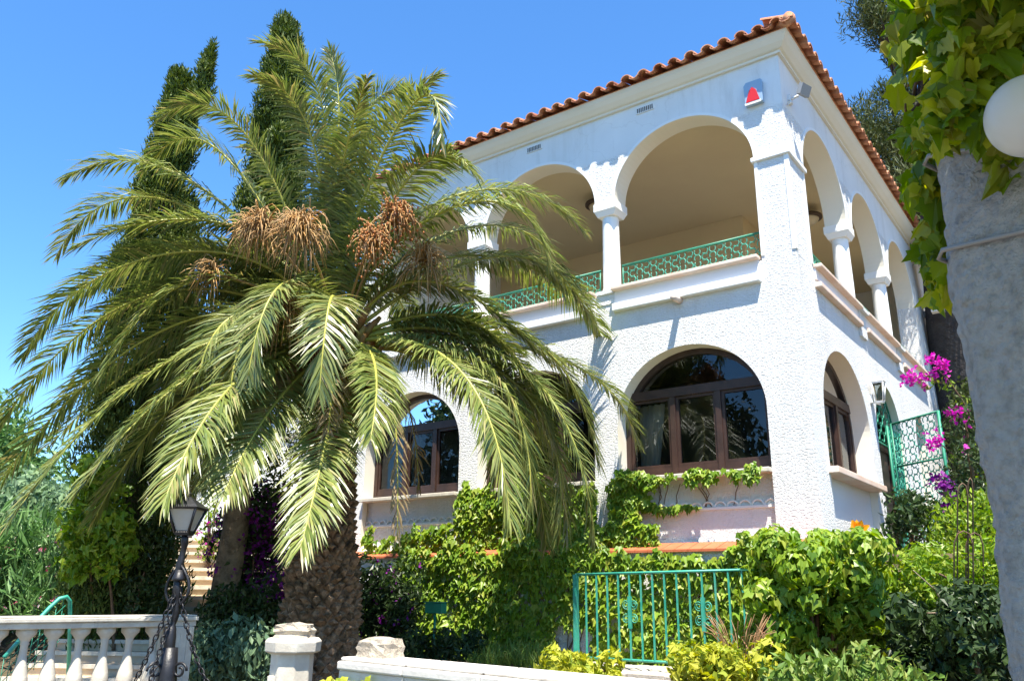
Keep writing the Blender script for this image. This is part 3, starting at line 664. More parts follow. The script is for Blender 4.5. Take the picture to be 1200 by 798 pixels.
fo = fl.build('floodlight', 'whitep', villa, 'small floodlight on the upper corner')
fl = MB(); c = np.array((0.27, 0.30, 7.58)); ax = nrm(np.array((.75, -.25, -.35))); up_ = nrm(np.cross(ax, np.cross((0, 0, 1.), ax))); sd = np.cross(ax, up_)
V = [c + a * sd * .11 + b * up_ * .085 + o * ax for o, in ((-.05,), (.03,)) for a, b in ((-1,-1),(1,-1),(1,1),(-1,1))]
fl.add(V, [(0,3,2,1),(4,5,6,7),(0,1,5,4),(1,2,6,5),(2,3,7,6),(3,0,4,7)]); fl.build('lamp_head', 'grey', fo)
# wall lantern beside the door
wl = MB(); wl.box((0, 3.42, 3.2), (0.05, 3.5, 3.35)); wl.tube([(0.02, 3.46, 3.22), (0.16, 3.46, 3.16), (0.16, 3.46, 3.2)], .018, 6)
for zz, rr in ((3.18, .075), (3.52, .125)): wl.lathe([(rr, zz), (rr + .012, zz + .035)], (0.16, 3.46, 0), 4, rot=math.pi/4, smooth=False)
wl.lathe([(.15, 3.555), (.04, 3.64)], (0.16, 3.46, 0), 4, rot=math.pi/4, smooth=False)
for a in range(4):
    t = math.pi/4 + a * math.pi/2; wl.tube([(0.16 + .078*math.cos(t), 3.46 + .078*math.sin(t), 3.21), (0.16 + .13*math.cos(t), 3.46 + .13*math.sin(t), 3.53)], .011, 4)
wo_ = wl.build('wall_lantern', 'whitep', villa, 'white glass lantern on the side wall by the door')
wl = MB(); wl.lathe([(.068, 3.21), (.118, 3.52)], (0.16, 3.46, 0), 4, rot=math.pi/4, smooth=False); wl.build('lantern_glass', 'glass', wo_)
wl = MB(); wl.lathe([(.03, 3.2), (.035, 3.3), (.02, 3.4), (.002, 3.42)], (0.16, 3.46, 0), 10); wl.build('bulb', 'frost', wo_)
for x, y in ((-4.35, 1.9), (-1.15, 4.9)):
    b = MB(); b.lathe([(.05, 7.76), (.06, 7.62), (.2, 7.60), (.31, 7.57), (.31, 7.53), (.24, 7.51)], (x, y, 0), 28); lo_ = b.build('ceiling_lamp', 'bronze', villa)
    b = MB(); b.lathe([(.25, 7.53), (.22, 7.46), (.13, 7.40), (.02, 7.375)], (x, y, 0), 28); b.build('lamp_shade', 'frost', lo_)
    b = MB(); b.lathe([(.018, 7.39), (.022, 7.35), (.003, 7.32)], (x, y, 0), 10); b.build('finial', 'bronze', lo_)
# round louvred window of the loggia (on the inner side wall) and shuttered door
yc, zc = 7.6, 6.0
b = MB(); b.tube(arc((BX + .03, yc, zc), .62, 0, 2 * math.pi * .985, 40, (0, 1, 0)), .05, 6, closed=True); lo_ = b.build('louvred_window', 'bronze', villa)
b = MB()
for i in range(11):
    zz = zc - .52 + i * .104; hw = math.sqrt(max(.01, .6 ** 2 - (zz - zc) ** 2)); b.add([(BX+.01, yc-hw, zz+.03), (BX+.01, yc+hw, zz+.03), (BX+.06, yc+hw, zz-.02), (BX+.06, yc-hw, zz-.02), (BX+.01, yc-hw, zz+.015), (BX+.01, yc+hw, zz+.015), (BX+.06, yc+hw, zz-.035), (BX+.06, yc-hw, zz-.035)], [(0,1,2,3),(7,6,5,4),(0,4,5,1),(1,5,6,2),(2,6,7,3),(3,7,4,0)])
b.build('louvre_slat', 'slats', lo_)
b = MB(); b.box((-4.9, BY - .04, 4.3), (-3.3, BY - .002, 6.35)); so = b.build('shutter', 'slats', villa)
b = MB()
for i in range(22): b.box((-4.84, BY - .07, 4.4 + i * .088), (-3.36, BY - .042, 4.44 + i * .088))
b.build('shutter_slat', 'grey', so)
# rain spout under the right hand ledge
b = MB(); b.tube([(-1.87, 0.0, 4.43), (-1.87, -0.24, 4.425)], .055, 10); b.build('rain_spout', 'peach', villa)
# wall cable at the far end
b = MB(); b.tube([(0.02, 10.0, 6.62), (0.06, 10.1, 6.35), (0.02, 10.3, 6.2), (0.05, 11.0, 6.1), (0.05, 11.2, 6.05)], .014, 5); b.box((0, 9.95, 6.55), (.06, 10.08, 6.7)); b.build('cable', 'grey', villa)

# chair on the loggia
ch = thing('balcony_chair', (-2.55, 0.95, 4.28), 'dark chair behind the scrollwork railing on the loggia', 'chair')
b = MB(); b.box((-2.78, .72, 4.66), (-2.32, 1.18, 4.70)); b.build('seat', 'black', ch, bevel=.01)
for sx_, sy_ in ((-2.76, .74), (-2.34, .74), (-2.76, 1.16), (-2.34, 1.16)):
    b = MB(); b.tube([(sx_, sy_, 4.28), (sx_, sy_, 4.68)], .018, 6); b.build('leg', 'black', ch)
b = MB(); P_ = bez((-2.78, 1.17, 4.68), (-2.55, 1.22, 5.28), (-2.32, 1.17, 4.68), 16); b.tube(P_, .025, 6)
for x_ in (-2.66, -2.55, -2.44): b.tube([(x_, 1.17, 4.68), (x_, 1.21, 5.15)], .012, 5)
b.build('backrest', 'black', ch)
# ------------------------------------------------------------------ palm
PX, PY, PZ = -5.17, -4.0, 3.35
palm = thing('palm_tree', (PX, PY, gz(PX, PY) - .1), 'large feather palm with a thick scaly trunk and arching fronds before the white villa', 'palm tree')
def prad(z):
    return float(np.interp(z, [-1.4, -.8, -.3, .1, .6, 1.3, 2.0, 2.5, 3.0, 3.4], [.55, .50, .46, .42, .36, .29, .28, .38, .46, .30]))
tb = MB(); tb.lathe([(prad(z) - .03, z) for z in np.linspace(-1.5, 3.4, 30)], (PX, PY, 0), 28)
row = 0; z = -1.35
while z < 2.35:
    nr = 19; h = 0.105
    for i in range(nr):
        a = 2 * math.pi * (i + (row % 2) * .5) / nr + RNG.uniform(-.04, .04); r0 = prad(z); o_ = RNG.uniform(.01, .10); w_ = math.pi / nr * RNG.uniform(.85, 1.15); hh = h * RNG.uniform(.7, 1.35)
        V = []
        for da, dz, rr in ((-w_, 0, r0 - .02), (0, -hh * .75, r0 - .02), (w_, 0, r0 - .02), (0, hh * .8, r0 - .03), (-w_ * .45, hh * .30, r0 + o_), (w_ * .45, hh * .30, r0 + o_), (0, -hh * .15, r0 + o_ * .75)):
            V.append((PX + rr * math.cos(a + da), PY + rr * math.sin(a + da), z + dz + RNG.uniform(-.022, .022)))
        tb.add(V, [(0,1,6),(1,2,6),(0,6,4),(6,2,5),(6,5,4),(4,5,3),(0,4,3),(5,2,3)])
    z += h * .78; row += 1
tb.build('trunk', 'palmbark', palm)
cb = MB()
for i in range(150):      # cut leaf bases and fibre of the crown
    a = i * 2.39996; z = 2.15 + 1.25 * (i / 150); r0 = prad(z) - .08; el = R_(10 + 45 * i / 150); l = RNG.uniform(.22, .5)
    dr = np.array((math.cos(a) * math.cos(el), math.sin(a) * math.cos(el), math.sin(el))); p = np.array((PX + r0 * math.cos(a), PY + r0 * math.sin(a), z))
    cb.tube([p, p + dr * l * .6, p + dr * l], [.075, .055, .03], 5)
cb.build('leaf_base', 'petiole', palm)

def frond(ctrl, npair=200, lmax=.56, w=.026, mat_='palm', droop=.42, vee=.18, bare=.13, label=None, nm='frond', rr=.022):
    a, b_, c_ = ctrl[0], ctrl[-2], ctrl[-1]; n = 40
    if len(ctrl) == 3: P = bez(a, b_, c_, n)
    else:
        Q = np.array(ctrl); s_ = np.concatenate([[0], np.cumsum(np.linalg.norm(np.diff(Q, axis=0), axis=1))]); s_ /= s_[-1]
        P = np.stack([np.polyval(np.polyfit(s_, Q[:, k], 3), np.linspace(0, 1, n)) for k in range(3)], 1)
    T_ = nrm(np.gradient(P, axis=0))
    h = (np.asarray(c_) - np.asarray(a)).astype(float); h[2] = 0
    if np.linalg.norm(h) < .3: h = np.array((P[n//2] - P[0])[0:3]); h[2] = 0
    h = nrm(h); S_ = np.array((-h[1], h[0], 0)); tw = RNG.uniform(-.35, .35)
    mb = MB(); mb.tube(P, np.linspace(rr * 1.5, .005, n) , 5, 1)
    tt = bare + (1 - bare) * (np.arange(npair) + RNG.uniform(-.3, .3, npair)) / npair; tt = np.clip(tt, 0, .999)
    ii = tt * (n - 1); i0 = ii.astype(int); fr = (ii - i0)[:, None]; i1 = np.minimum(i0 + 1, n - 1)
    Pp = P[i0] * (1 - fr) + P[i1] * fr; Tt = nrm(T_[i0] * (1 - fr) + T_[i1] * fr)
    ln = lmax * np.interp(tt, [0, bare, .25, .5, .75, .92, 1], [.2, .5, .98, 1, .92, .70, .45])
    ang = np.interp(tt, [0, .3, .8, 1], [R_(75), R_(62), R_(46), R_(20)])
    for sgn in (-1, 1):
        Sw = S_[None, :] * np.ones((npair, 1)); Nw = nrm(np.cross(Sw, Tt)); Nw = Nw * np.where(Nw[:, 2:3] < 0, 1, 1)
        Nw = np.where((Nw[:, 2] < -0.2)[:, None] & True, -Nw, Nw)
        ca, sa = math.cos(tw), math.sin(tw); S2 = Sw * ca + Nw * sa; N2 = Nw * ca - Sw * sa
        an = ang + RNG.normal(0, .10, npair) + .12 * np.sin(tt * RNG.uniform(14, 30) + RNG.uniform(0, 6))
        v_ = vee + RNG.normal(0, .10, npair) * 1.2
        D = nrm(Tt * np.cos(an)[:, None] + sgn * S2 * np.sin(an)[:, None] + N2 * v_[:, None])
        L_ = (ln * RNG.uniform(.80, 1.10, npair))[:, None]
        mid = Pp + D * L_ * .5 + np.array((0, 0, -1)) * (droop * .14) * L_
        D2 = nrm(D + np.array((0, 0, -1)) * (droop * RNG.uniform(.7, 1.5, npair))[:, None])
        tip = mid + D2 * L_ * .52
        Wd = nrm(np.cross(D, N2) + .5 * N2 * RNG.normal(0, 1, npair)[:, None] * .6) * (w * .5)
        V = np.stack([Pp - Wd * .45, Pp + Wd * .45, mid + Wd, mid - Wd, tip], 1).reshape(-1, 3); base = mb.n
        mb.v.append(V); k = np.arange(npair)[:, None] * 5 + base
        mb.f += (k + np.array([[0, 1, 2, 3]])).tolist() + (k + np.array([[3, 2, 4]])).tolist(); mb.m += [0] * (2 * npair); mb.sm += [False] * (2 * npair); mb.n += 5 * npair
    return mb.build(nm, [mat_, 'rachis'], palm, label)
DC = 11.5
def fr(mid, tip, dz=0.0, s=(0, 0), dm=None, **kw):
    """frond from crown to image-plane aims, at a depth that keeps its real length"""
    m2 = None
    if isinstance(mid[0], tuple): m2, mid = mid[0], mid[1]
    t = at(tip[0], tip[1], DC + dz); m_ = at(mid[0], mid[1], DC + (dz * .5 if dm is None else dm))
    g = (m_ - np.array((PX, PY, PZ))); g = nrm(g); st_ = np.array((PX, PY, PZ)) + np.array((g[0], g[1], 0)) * .2 + np.array((0, 0, .25 * g[2]))
    if m2 is not None: return frond((st_, at(m2[0], m2[1], DC + dz * .25), at(mid[0], mid[1], DC + dz * .62), t), **kw)
    return frond((st_, m_, t), **kw)
HERO = [
 (((380,140),(352,72)),(303,50),-.6,{}), (((300,175),(243,124)),(184,142),-.5,{}), (((285,208),(225,162)),(170,200),.8,{}), (((262,240),(150,188)),(78,208),0,{}),
 (((268,268),(150,232)),(66,300),1.0,{}), (((270,298),(130,318)),(28,418),-1,{}), ((180,345),(-5,505),-.4,{}), (((262,262),(165,262)),(90,290),-1.2,{}),
 ((195,385),(-20,590),-1,{}), ((205,420),(8,615),-2.0,dict(mat_='palmyel')), ((250,425),(95,570),-2.6,{}), ((285,440),(192,588),-3.4,dict(mat_='palmyel')),
 ((385,500),(352,642),-3.0,dict(mat_='palmyel')), ((437,420),(434,515),-2.7,dict(mat_='palmyel')), ((535,430),(598,612),-2.4,dict(mat_='palmyel')), ((610,430),(697,635),-1.2,{}),
 (((540,300),(650,330)),(707,400),2.4,dict(mat_='palmyel')), (((510,280),(610,270)),(660,345),1.6,{}), (((500,245),(590,222)),(682,268),.8,{}), (((490,265),(590,238)),(642,308),0,dict(mat_='palmyel')),
 (((425,190),(468,125)),(512,90),0,{}), (((440,200),(498,112)),(517,168),-1.2,{}), (((396,170),(396,105)),(386,60),.6,{}), (((415,180),(438,120)),(473,102),1.0,{}), (((455,245),(515,182)),(558,208),-1,dict(mat_='palmyel')),
 ((655,420),(745,518),1.6,{}), ((580,470),(640,640),1.2,{}), ((600,460),(665,625),.2,{}), (((372,190),(338,112)),(296,88),-.9,{}), ((300,470),(212,600),-1.0,{}), ((325,470),(262,580),-2.8,{}),
 ((240,290),(90,345),1.5,{}), ((250,330),(75,470),1.0,{}), ((560,380),(648,520),-.8,{}), ((505,330),(640,420),-.2,{}),
 (((402,190),(418,130)),(430,92),-1.0,{}), ((240,380),(60,520),.6,{}), ((230,455),(110,610),-1.2,{}),
 ((590,300),(690,370),1.2,{}), ((570,430),(622,600),-1.5,{}), ((605,450),(655,628),-1.0,{}), ((555,405),(578,565),-.8,{}), ((610,390),(700,540),.2,{}), ((310,430),(240,560),-2.2,{}), ((570,400),(600,580),-.4,dict(mat_='palmyel')),
]
for mid, tip, dz, kw in HERO:
    k2 = dict(kw); k2.setdefault('lmax', RNG.uniform(.56, .68) if tip[1] > 175 else RNG.uniform(.44, .52)); k2.setdefault('droop', RNG.uniform(.35, .7)); fr(mid, tip, dz, **k2)
# the rest of the crown, spiralled round the bud
def proj(p):
    c_ = MC @ (np.asarray(p, float) - CAM); return 600 + FOC * c_[0] / c_[2], 399 + FOC * c_[1] / c_[2]
for i in range(52):
    a = i * 2.39996 + .4; t = i / 51.0; el = R_(72 - 88 * t + RNG.uniform(-6, 6)); L_ = RNG.uniform(3.3, 4.2) * (0.78 + .22 * math.sin(math.pi * min(1, t + .2)))
    dr = np.array((math.cos(a), math.sin(a), 0.)); st_ = np.array((PX, PY, PZ)) + dr * .18 + np.array((0, 0, .35 * (1 - t)))
    m_ = st_ + dr * L_ * .5 * math.cos(el * .8) + np.array((0, 0, 1)) * L_ * .5 * math.sin(el)
    e2 = el - R_(62 + 10 * t); tip = m_ + dr * L_ * .48 * max(.15, math.cos(e2)) + np.array((0, 0, 1)) * L_ * .5 * math.sin(e2)
    if i < 6: L_ *= .7
    q1, q2 = proj(tip), proj((m_ + tip) / 2)
    if any(405 < x_ < 560 and 425 < y_ < 640 for x_, y_ in (q1, q2)) or q1[1] < 215 or q2[1] < 150 or (q1[0] < 260 and q1[1] < 330) or q1[0] > 540 or (240 < q2[0] < 490 and 225 < q2[1] < 365): continue
    frond((st_, m_, tip), npair=160, lmax=.54, mat_='palm')
for i in range(7):     # dry fronds hanging under the crown
    a = i * 1.4 + 3.4; dr = np.array((math.cos(a), math.sin(a), 0.)); st_ = np.array((PX, PY, PZ - .45)) + dr * .3
    frond((st_, st_ + dr * .75 + np.array((0, 0, -.15)), st_ + dr * 1.1 + np.array((0, 0, -1.5 - .4 * (i % 3)))), npair=55, lmax=.36, mat_='palmdry', droop=.9, vee=-.1, label='brown withered frond hanging under the crown')
def cluster(px, py, d, rad, n, ln, fruit=False, label=None, spread=1.0):
    c = at(px, py, d); mb = MB(); core = np.array((PX, PY, PZ)); ax = nrm(c - core)
    mb.tube(bez(core + ax * .2, (core + c) / 2 + np.array((0, 0, .15)), c, 8), .017, 5, 0)
    F_ = []
    for i in range(n):
        dr = nrm(ax * .5 + RNG.normal(size=3) * spread * .7); s = c + RNG.normal(size=3) * rad * .2; e = s + dr * ln * RNG.uniform(.6, 1.1) + np.array((0, 0, -ln * RNG.uniform(.25, .8))); m_ = s + dr * ln * .55
        mb.tube(bez(s, m_, e, 5), [.009, .008, .007, .006, .004], 3, 0)
        if fruit:
            for q_ in range(4):
                pp = bez(s, m_, e, 5)[1 + q_ % 4] + RNG.normal(size=3) * .02; mb.lathe([(.006, -.02), (.015, 0), (.004, .017)], pp, 5, 1)
    mb.build('fruit_cluster', ['stalk', 'fruit'], palm, label)
cluster(305, 268, 10.6, .3, 260, .34, label='tan brush of empty fruit stalks'); cluster(352, 272, 10.3, .3, 240, .42, label='drooping tan fruit stalks'); cluster(335, 362, 10.3, .25, 110, .42)
cluster(436, 282, 10.5, .25, 110, .3, True, 'orange date cluster'); cluster(462, 255, 10.7, .25, 110, .34, True, 'dark date cluster'); cluster(495, 305, 11.2, .25, 110, .4); cluster(250, 320, 11.0, .2, 70, .35)
cluster(380, 400, 10.6, .2, 90, .35)

# ------------------------------------------------------------------ columnar cypresses and other trees
def trunk(mb, P, r, k=10):
    P = np.asarray(P, float); mb.tube(P, r, k); return mb
def column_tree(name, base, top, rfun, label, nl=260, per=70, size=.16, shape='tuft', mat_='cyp', group=None, lean=None, tr=.22, cat='tree'):
    base = np.array(base, float); top = np.array(top, float); t_ = thing(name, base, label, cat, group)
    b = MB(); b.tube([base - np.array((0, 0, .3)), base * .7 + top * .3, base * .1 + top * .9], [tr, tr * .7, .03], 8); b.build('trunk', 'bark', t_)
    mb = MB(); lob = []
    for i in range(nl):
        t = (i + RNG.random()) / nl; r = rfun(t); a = RNG.random() * 6.283; q_ = r * (0.62 + .38 * RNG.random())
        q_ *= 1 + .16 * math.sin(t * 38 + 2 * a); c = base * (1 - t) + top * t + np.array((math.cos(a) * q_, math.sin(a) * q_, 0)); lr = (0.09 + .23 * r) * RNG.uniform(.55, 1.3)
        lob.append((c, (lr, lr, lr * 1.75)))
    clumps(mb, shape, lob, per, size, 0, out=.45, tip=(0, 0, 1.3), jit=.9, shell=.5)
    mb.build('crown', mat_, t_); return t_
# big dark cypress at the left
c0 = at(142, 725, 12.4); c0[2] = gz(c0[0], c0[1])
ctop = at(212, 92, 13.4)
column_tree('cypress_tree', c0, ctop, lambda t: float(np.interp(t, [0, .05, .2, .45, .7, .88, 1], [.66, .76, .78, .72, .50, .27, .10])), 'broad dark green cypress with a twin tip, left of the palm', nl=400, per=260, size=.10)
tw_ = at(249, 66, 13.4)
o_ = WL
mbt = MB(); lob = []
for i in range(44):
    t = i / 43; c = np.array(ctop) * (1 - t) + tw_ * t + np.array((0, 0, -1.5)) * (1 - t) + RNG.normal(size=3) * .07; lob.append((c, (.17 * (1.25 - t), .17 * (1.25 - t), .26)))
cyo = bpy.data.objects['cypress_tree']
clumps(mbt, 'tuft', lob, 170, .10, tip=(0, 0, 1.3), out=.4, jit=.9); mbt.build('crown', 'cyp', cyo)
# tall slim cypress behind the palm with a bare lower trunk
b0 = at(262, 750, 12.8); b0[2] = gz(b0[0], b0[1]) - .1; tp = at(336, 32, 14.5)
cyp2 = thing('cypress_tree', b0, 'tall slim cypress with a bare pale trunk rising behind the palm', 'tree', None)
b = MB(); p1 = at(276, 620, 12.9); p2 = at(288, 520, 13.1); p3 = at(300, 380, 13.6)
for k_ in range(1): b.tube(np.array([b0, at(262, 700, 12.8), p1, p2, p3, tp * .98 + p3 * .02]), [.26, .21, .20, .18, .15, .02], 12)
b.tube([p2, at(262, 470, 13.0), at(250, 430, 13.0)], [.07, .05, .02], 6); b.tube([at(282, 590, 12.9), at(262, 560, 12.8), at(246, 530, 12.7)], [.04, .03, .01], 6)
b.tube([p2, at(310, 470, 13.3), at(330, 440, 13.4)], [.07, .05, .02], 6)
b.build('trunk', 'bark', cyp2)
mb = MB(); lob = []
for i in range(330):
    t = (i + RNG.random()) / 330; r = float(np.interp(t, [0, .15, .5, .8, .93, 1], [.6, .62, .46, .31, .21, .07])); a = RNG.random() * 6.283; q_ = r * (.5 + .5 * RNG.random())
    c = at(306, 430, 13.6) * (1 - t) + tp * t + np.array((math.cos(a) * q_, math.sin(a) * q_, 0)); lr = (.12 + .22 * r) * RNG.uniform(.7, 1.2); lob.append((c, (lr, lr, lr * 1.5)))
clumps(mb, 'tuft', lob, 240, .10, tip=(0, 0, 1.3), out=.45, jit=.9)
lob = [(at(x, y, d_), (.28, .28, .24)) for x, y, d_ in ((315, 505, 13.4), (335, 540, 13.2), (322, 570, 13.4), (300, 470, 13.3), (345, 500, 13.2), (330, 470, 13.4), (312, 590, 13.4), (340, 580, 13.1), (265, 500, 13.2), (325, 525, 13.1), (306, 545, 13.3))]
clumps(mb, 'spray', lob, 190, .08, tip=(0, 0, -.5), jit=.8)
mb.build('crown', 'cyp', cyp2)
# ivy creeping over the foot of the broad cypress
iv = MB(); lob = []
for i in range(60):
    x, y = RNG.uniform(72, 150), RNG.uniform(540, 668)
    if x < 95 and y < 600: continue
    lob.append((at(x, y, 11.35 + .25 * RNG.random() - (.1)), .16))
clumps(iv, 'ivy', lob, 26, .12, out=.5, tip=(0, 0, -1), jit=.5)
p_ = at(110, 720, 11.7); vn = [p_, at(105, 650, 11.5), at(112, 600, 11.5), at(118, 560, 11.5)]; iv.tube(vn, .02, 5, 1)
iv.build('climbing_ivy', ['ivy', 'twig'], label='bright green creeper climbing the dark cypress at the left', cat='creeper')

def rock(name, c, s, label, seed=0, yaw=0):
    import bmesh
    rg = np.random.default_rng(seed); bm = bmesh.new(); bmesh.ops.create_cube(bm, size=2); bmesh.ops.subdivide_edges(bm, edges=bm.edges[:], cuts=3, use_grid_fill=True)
    V = np.array([v.co[:] for v in bm.verts]); F = [tuple(v.index for v in f.verts) for f in bm.faces]; bm.free()
    top = V[:, 2] > .2
    V[:, 2] += np.where(top, .16 * np.sin(V[:, 0] * 5 + seed) - .22 * (np.abs(V[:, 0]) > .6), 0); V[:, :2] *= (1 - .14 * (V[:, 2:3] > .6)) * (1 + .06 * np.sin(V[:, 2:3] * 7 + seed)); V += rg.normal(size=V.shape) * .045 * (V[:, 2:3] > -.9)
    V = V * np.array(s) + np.array((0, 0, s[2])); ca, sa = math.cos(yaw), math.sin(yaw); X = V[:, 0] * ca - V[:, 1] * sa; Y = V[:, 0] * sa + V[:, 1] * ca
    V = np.stack([X, Y, V[:, 2]], 1) + np.array(c); b = MB(); b.add(V, F, 0, False); return b.build(name, 'stone2', label=label, cat='stone', base=c)
# far left shrubs and distant trees
def bush(name, lobes, per, size, label, cat='shrub', shape='leaf', mat_='bush', flowers=None, group=None, tip=(0, 0, .4), stems=4, jit=.5, out=.7, base=None, fsize=.06):
    L0 = np.array([c for c, r in lobes]); bx, by = L0[:, 0].mean(), L0[:, 1].mean(); bz = float(gz(bx, by)) if base is None else base
    t_ = thing(name, (bx, by, bz), label, cat, group)
    b = MB()
    for i in range(stems):
        c = L0[RNG.integers(len(L0))]; b.tube(bez((bx + RNG.uniform(-.15, .15), by + RNG.uniform(-.15, .15), bz - .1), (bx * .6 + c[0] * .4, by * .6 + c[1] * .4, bz * .5 + c[2] * .5), c, 7), np.linspace(.035, .012, 7), 5)
    b.build('stem', 'twig', t_)
    mb = MB(); clumps(mb, shape, lobes, per, size, tip=tip, jit=jit, out=out); mb.build('foliage', mat_, t_)
    if flowers:
        fm, n_, = flowers; f = MB(); cs = []
        for i in range(n_):
            c, r = lobes[RNG.integers(len(lobes))]; r = np.broadcast_to(np.asarray(r, float), (3,)); d_ = unit3(1)[0]
            v = nrm(CAM - c); 
            if d_ @ v < 0: d_ = -d_
            p_ = np.array(c) + d_ * r * 1.02
            for q_ in range(4): leaves(f, 'petal', (p_ + RNG.normal(size=3) * fsize * .3)[None], nrm(d_ + RNG.normal(size=3) * .5)[None], unit3(1), fsize)
        f.build('flower', fm, t_, kind='stuff')
    return t_
def lobes_px(x0, x1, y0, y1, d0, d1, n, r, cond=None):
    out = []
    while len(out) < n:
        x, y = RNG.uniform(x0, x1), RNG.uniform(y0, y1)
        if cond and not cond(x, y): continue
        out.append((at(x, y, RNG.uniform(d0, d1)), r * RNG.uniform(.7, 1.3)))
    return out
bush('background_bush', lobes_px(-60, 85, 560, 700, 19, 22, 46, .8, lambda x, y: y > 590 - x * .35), 260, .20, 'big soft grey-green bush at the left edge below the frond tips')
bush('background_tree', lobes_px(-80, 50, 470, 610, 26, 29, 40, 1.0, lambda x, y: y > 470 + abs(x - 5) * .9), 230, .26, 'distant green tree with a pointed top against the sky at far left', cat='tree', mat_='olea')
bush('background_bush', lobes_px(40, 120, 600, 690, 20, 22, 18, .7), 220, .18, 'dim grey-green bush between the broad cypress and the left shrubs')
bush('oleander', lobes_px(-50, 85, 625, 745, 12.0, 14.2, 44, .38, lambda x, y: y > 628), 90, .30, 'oleander with narrow leaves and pink and white blooms behind the balustrade', shape='lance', mat_='olea', flowers=('pink', 80), tip=(0, 0, 1.0), jit=1.0, fsize=.07)
# bougainvillea masses in the shade behind the palm
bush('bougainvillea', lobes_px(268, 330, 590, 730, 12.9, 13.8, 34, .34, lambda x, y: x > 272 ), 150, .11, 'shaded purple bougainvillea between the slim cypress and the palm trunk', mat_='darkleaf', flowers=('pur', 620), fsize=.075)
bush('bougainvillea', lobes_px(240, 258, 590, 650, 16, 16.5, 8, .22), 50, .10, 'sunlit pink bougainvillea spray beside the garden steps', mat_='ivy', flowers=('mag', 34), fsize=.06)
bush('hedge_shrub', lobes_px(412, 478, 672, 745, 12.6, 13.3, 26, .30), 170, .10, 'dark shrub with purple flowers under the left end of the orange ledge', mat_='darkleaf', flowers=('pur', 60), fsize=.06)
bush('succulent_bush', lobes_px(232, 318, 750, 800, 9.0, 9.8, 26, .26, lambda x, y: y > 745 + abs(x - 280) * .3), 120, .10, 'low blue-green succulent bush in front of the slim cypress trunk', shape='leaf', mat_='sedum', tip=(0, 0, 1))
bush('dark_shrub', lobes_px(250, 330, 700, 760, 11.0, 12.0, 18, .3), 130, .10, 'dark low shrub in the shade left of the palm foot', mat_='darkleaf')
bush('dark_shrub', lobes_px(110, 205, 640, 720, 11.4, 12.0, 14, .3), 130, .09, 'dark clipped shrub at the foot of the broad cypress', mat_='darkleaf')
# white neighbour house far left behind the trees
nb = thing('neighbour_house', (-17.5, 4.2, -.5), 'white neighbouring house glimpsed between the palm fronds', 'house')
b = MB(); b.box((-22, 3.2, -1), (-13.5, 9, 7.3)); b.build('wall', 'smooth', nb)
b = MB(); b.add([(-22.4, 2.8, 7.3), (-13.1, 2.8, 7.3), (-13.1, 9.4, 7.3), (-22.4, 9.4, 7.3), (-17.7, 6, 9.0)], [(0,3,2,1), (0,1,4), (1,2,4), (2,3,4), (3,0,4)]); b.build('roof', 'tile', nb)
for x_ in (-20.2, -16.4):
    for z_ in (1.2, 4.6):
        b = MB(); b.box((x_, 3.12, z_), (x_ + 1.1, 3.198, z_ + 1.5)); wo2 = b.build('window', 'wood', nb)
        b = MB(); b.box((x_ + .08, 3.10, z_ + .08), (x_ + 1.02, 3.118, z_ + 1.42)); b.build('pane', 'bluegrey', wo2)
gw = thing('garden_wall', (-11, .5, .4), 'white garden wall at the head of the steps', 'wall')
b = MB(); b.box((-15.5, 0.9, -.2), (-9.3, 1.15, 3.4)); b.build('wall', 'smooth', gw); b = MB(); b.box((-15.55, .84, 3.4), (-9.3, 1.21, 3.5)); b.build('coping', 'stone', gw)

# trees on the right behind the house
def pine(base, top, lobes, label, tr=.35, per=420, size=.24):
    base = np.array(base, float); t_ = thing('pine_tree', base, label, 'tree', None); b = MB(); b.tube(bez(base - np.array((0, 0, .4)), (base + np.array(top)) / 2 + np.array((.2, 0, 0)), top, 12), np.linspace(tr, .07, 12), 10)
    for c, r in lobes[::3]: 
        p_ = base * .35 + np.array(top) * .65; b.tube(bez(p_, (p_ + c) / 2 + np.array((0, 0, .3)), c, 6), np.linspace(.1, .02, 6), 5)
    b.build('trunk', 'darkbark', t_); mb = MB(); clumps(mb, 'lance', lobes, per, size, tip=(0, 0, .8), jit=1.1, shell=.8, out=.3); mb.build('crown', 'pine', t_); return t_
# reads as a distant pine crown with sky between its tufts
pb = at(1075, 640, 27); pb[2] = gz(pb[0], pb[1])
L1 = lobes_px(1000, 1120, -40, 85, 25, 28, 44, .6, lambda x, y: y < 30 + (x - 990) * .9)
pine(pb, at(1085, -10, 27), L1, 'tall pine whose upper tufts show beside the vine leaves')
pb = at(1110, 640, 23); pb[2] = gz(pb[0], pb[1])
L2 = lobes_px(1000, 1130, 105, 330, 21.5, 24.5, 62, .55, lambda x, y: y < 330 and (x - 1000) * 1.6 > y - 190)
pine(pb, at(1075, 120, 23), L2, 'dark pine standing close behind the tiled eave', per=520, size=.20)
tk = thing('leaning_tree', at(1128, 560, 20.0), 'thick dark trunk rising behind the far corner of the villa', 'tree'); b = MB(); b.tube(np.array([at(1136, 600, 20), at(1122, 480, 20), at(1108, 380, 20), at(1100, 300, 20), at(1094, 220, 20)]), [.55, .45, .42, .38, .3], 14); b.build('trunk', 'darkbark', tk)
mb = MB(); clumps(mb, 'lance', lobes_px(1070, 1140, 190, 300, 19, 21, 22, .5), 150, .26, tip=(0, 0, .8), jit=1.1, shell=.8, out=.3); mb.build('crown', 'pine', tk)
b = MB(); b.box(tuple(at(1098, 360, 19.3) - np.array((.12, .1, .12))), tuple(at(1098, 360, 19.3) + np.array((.14, .1, .14)))); b.build('junction_box', 'whitep', tk)
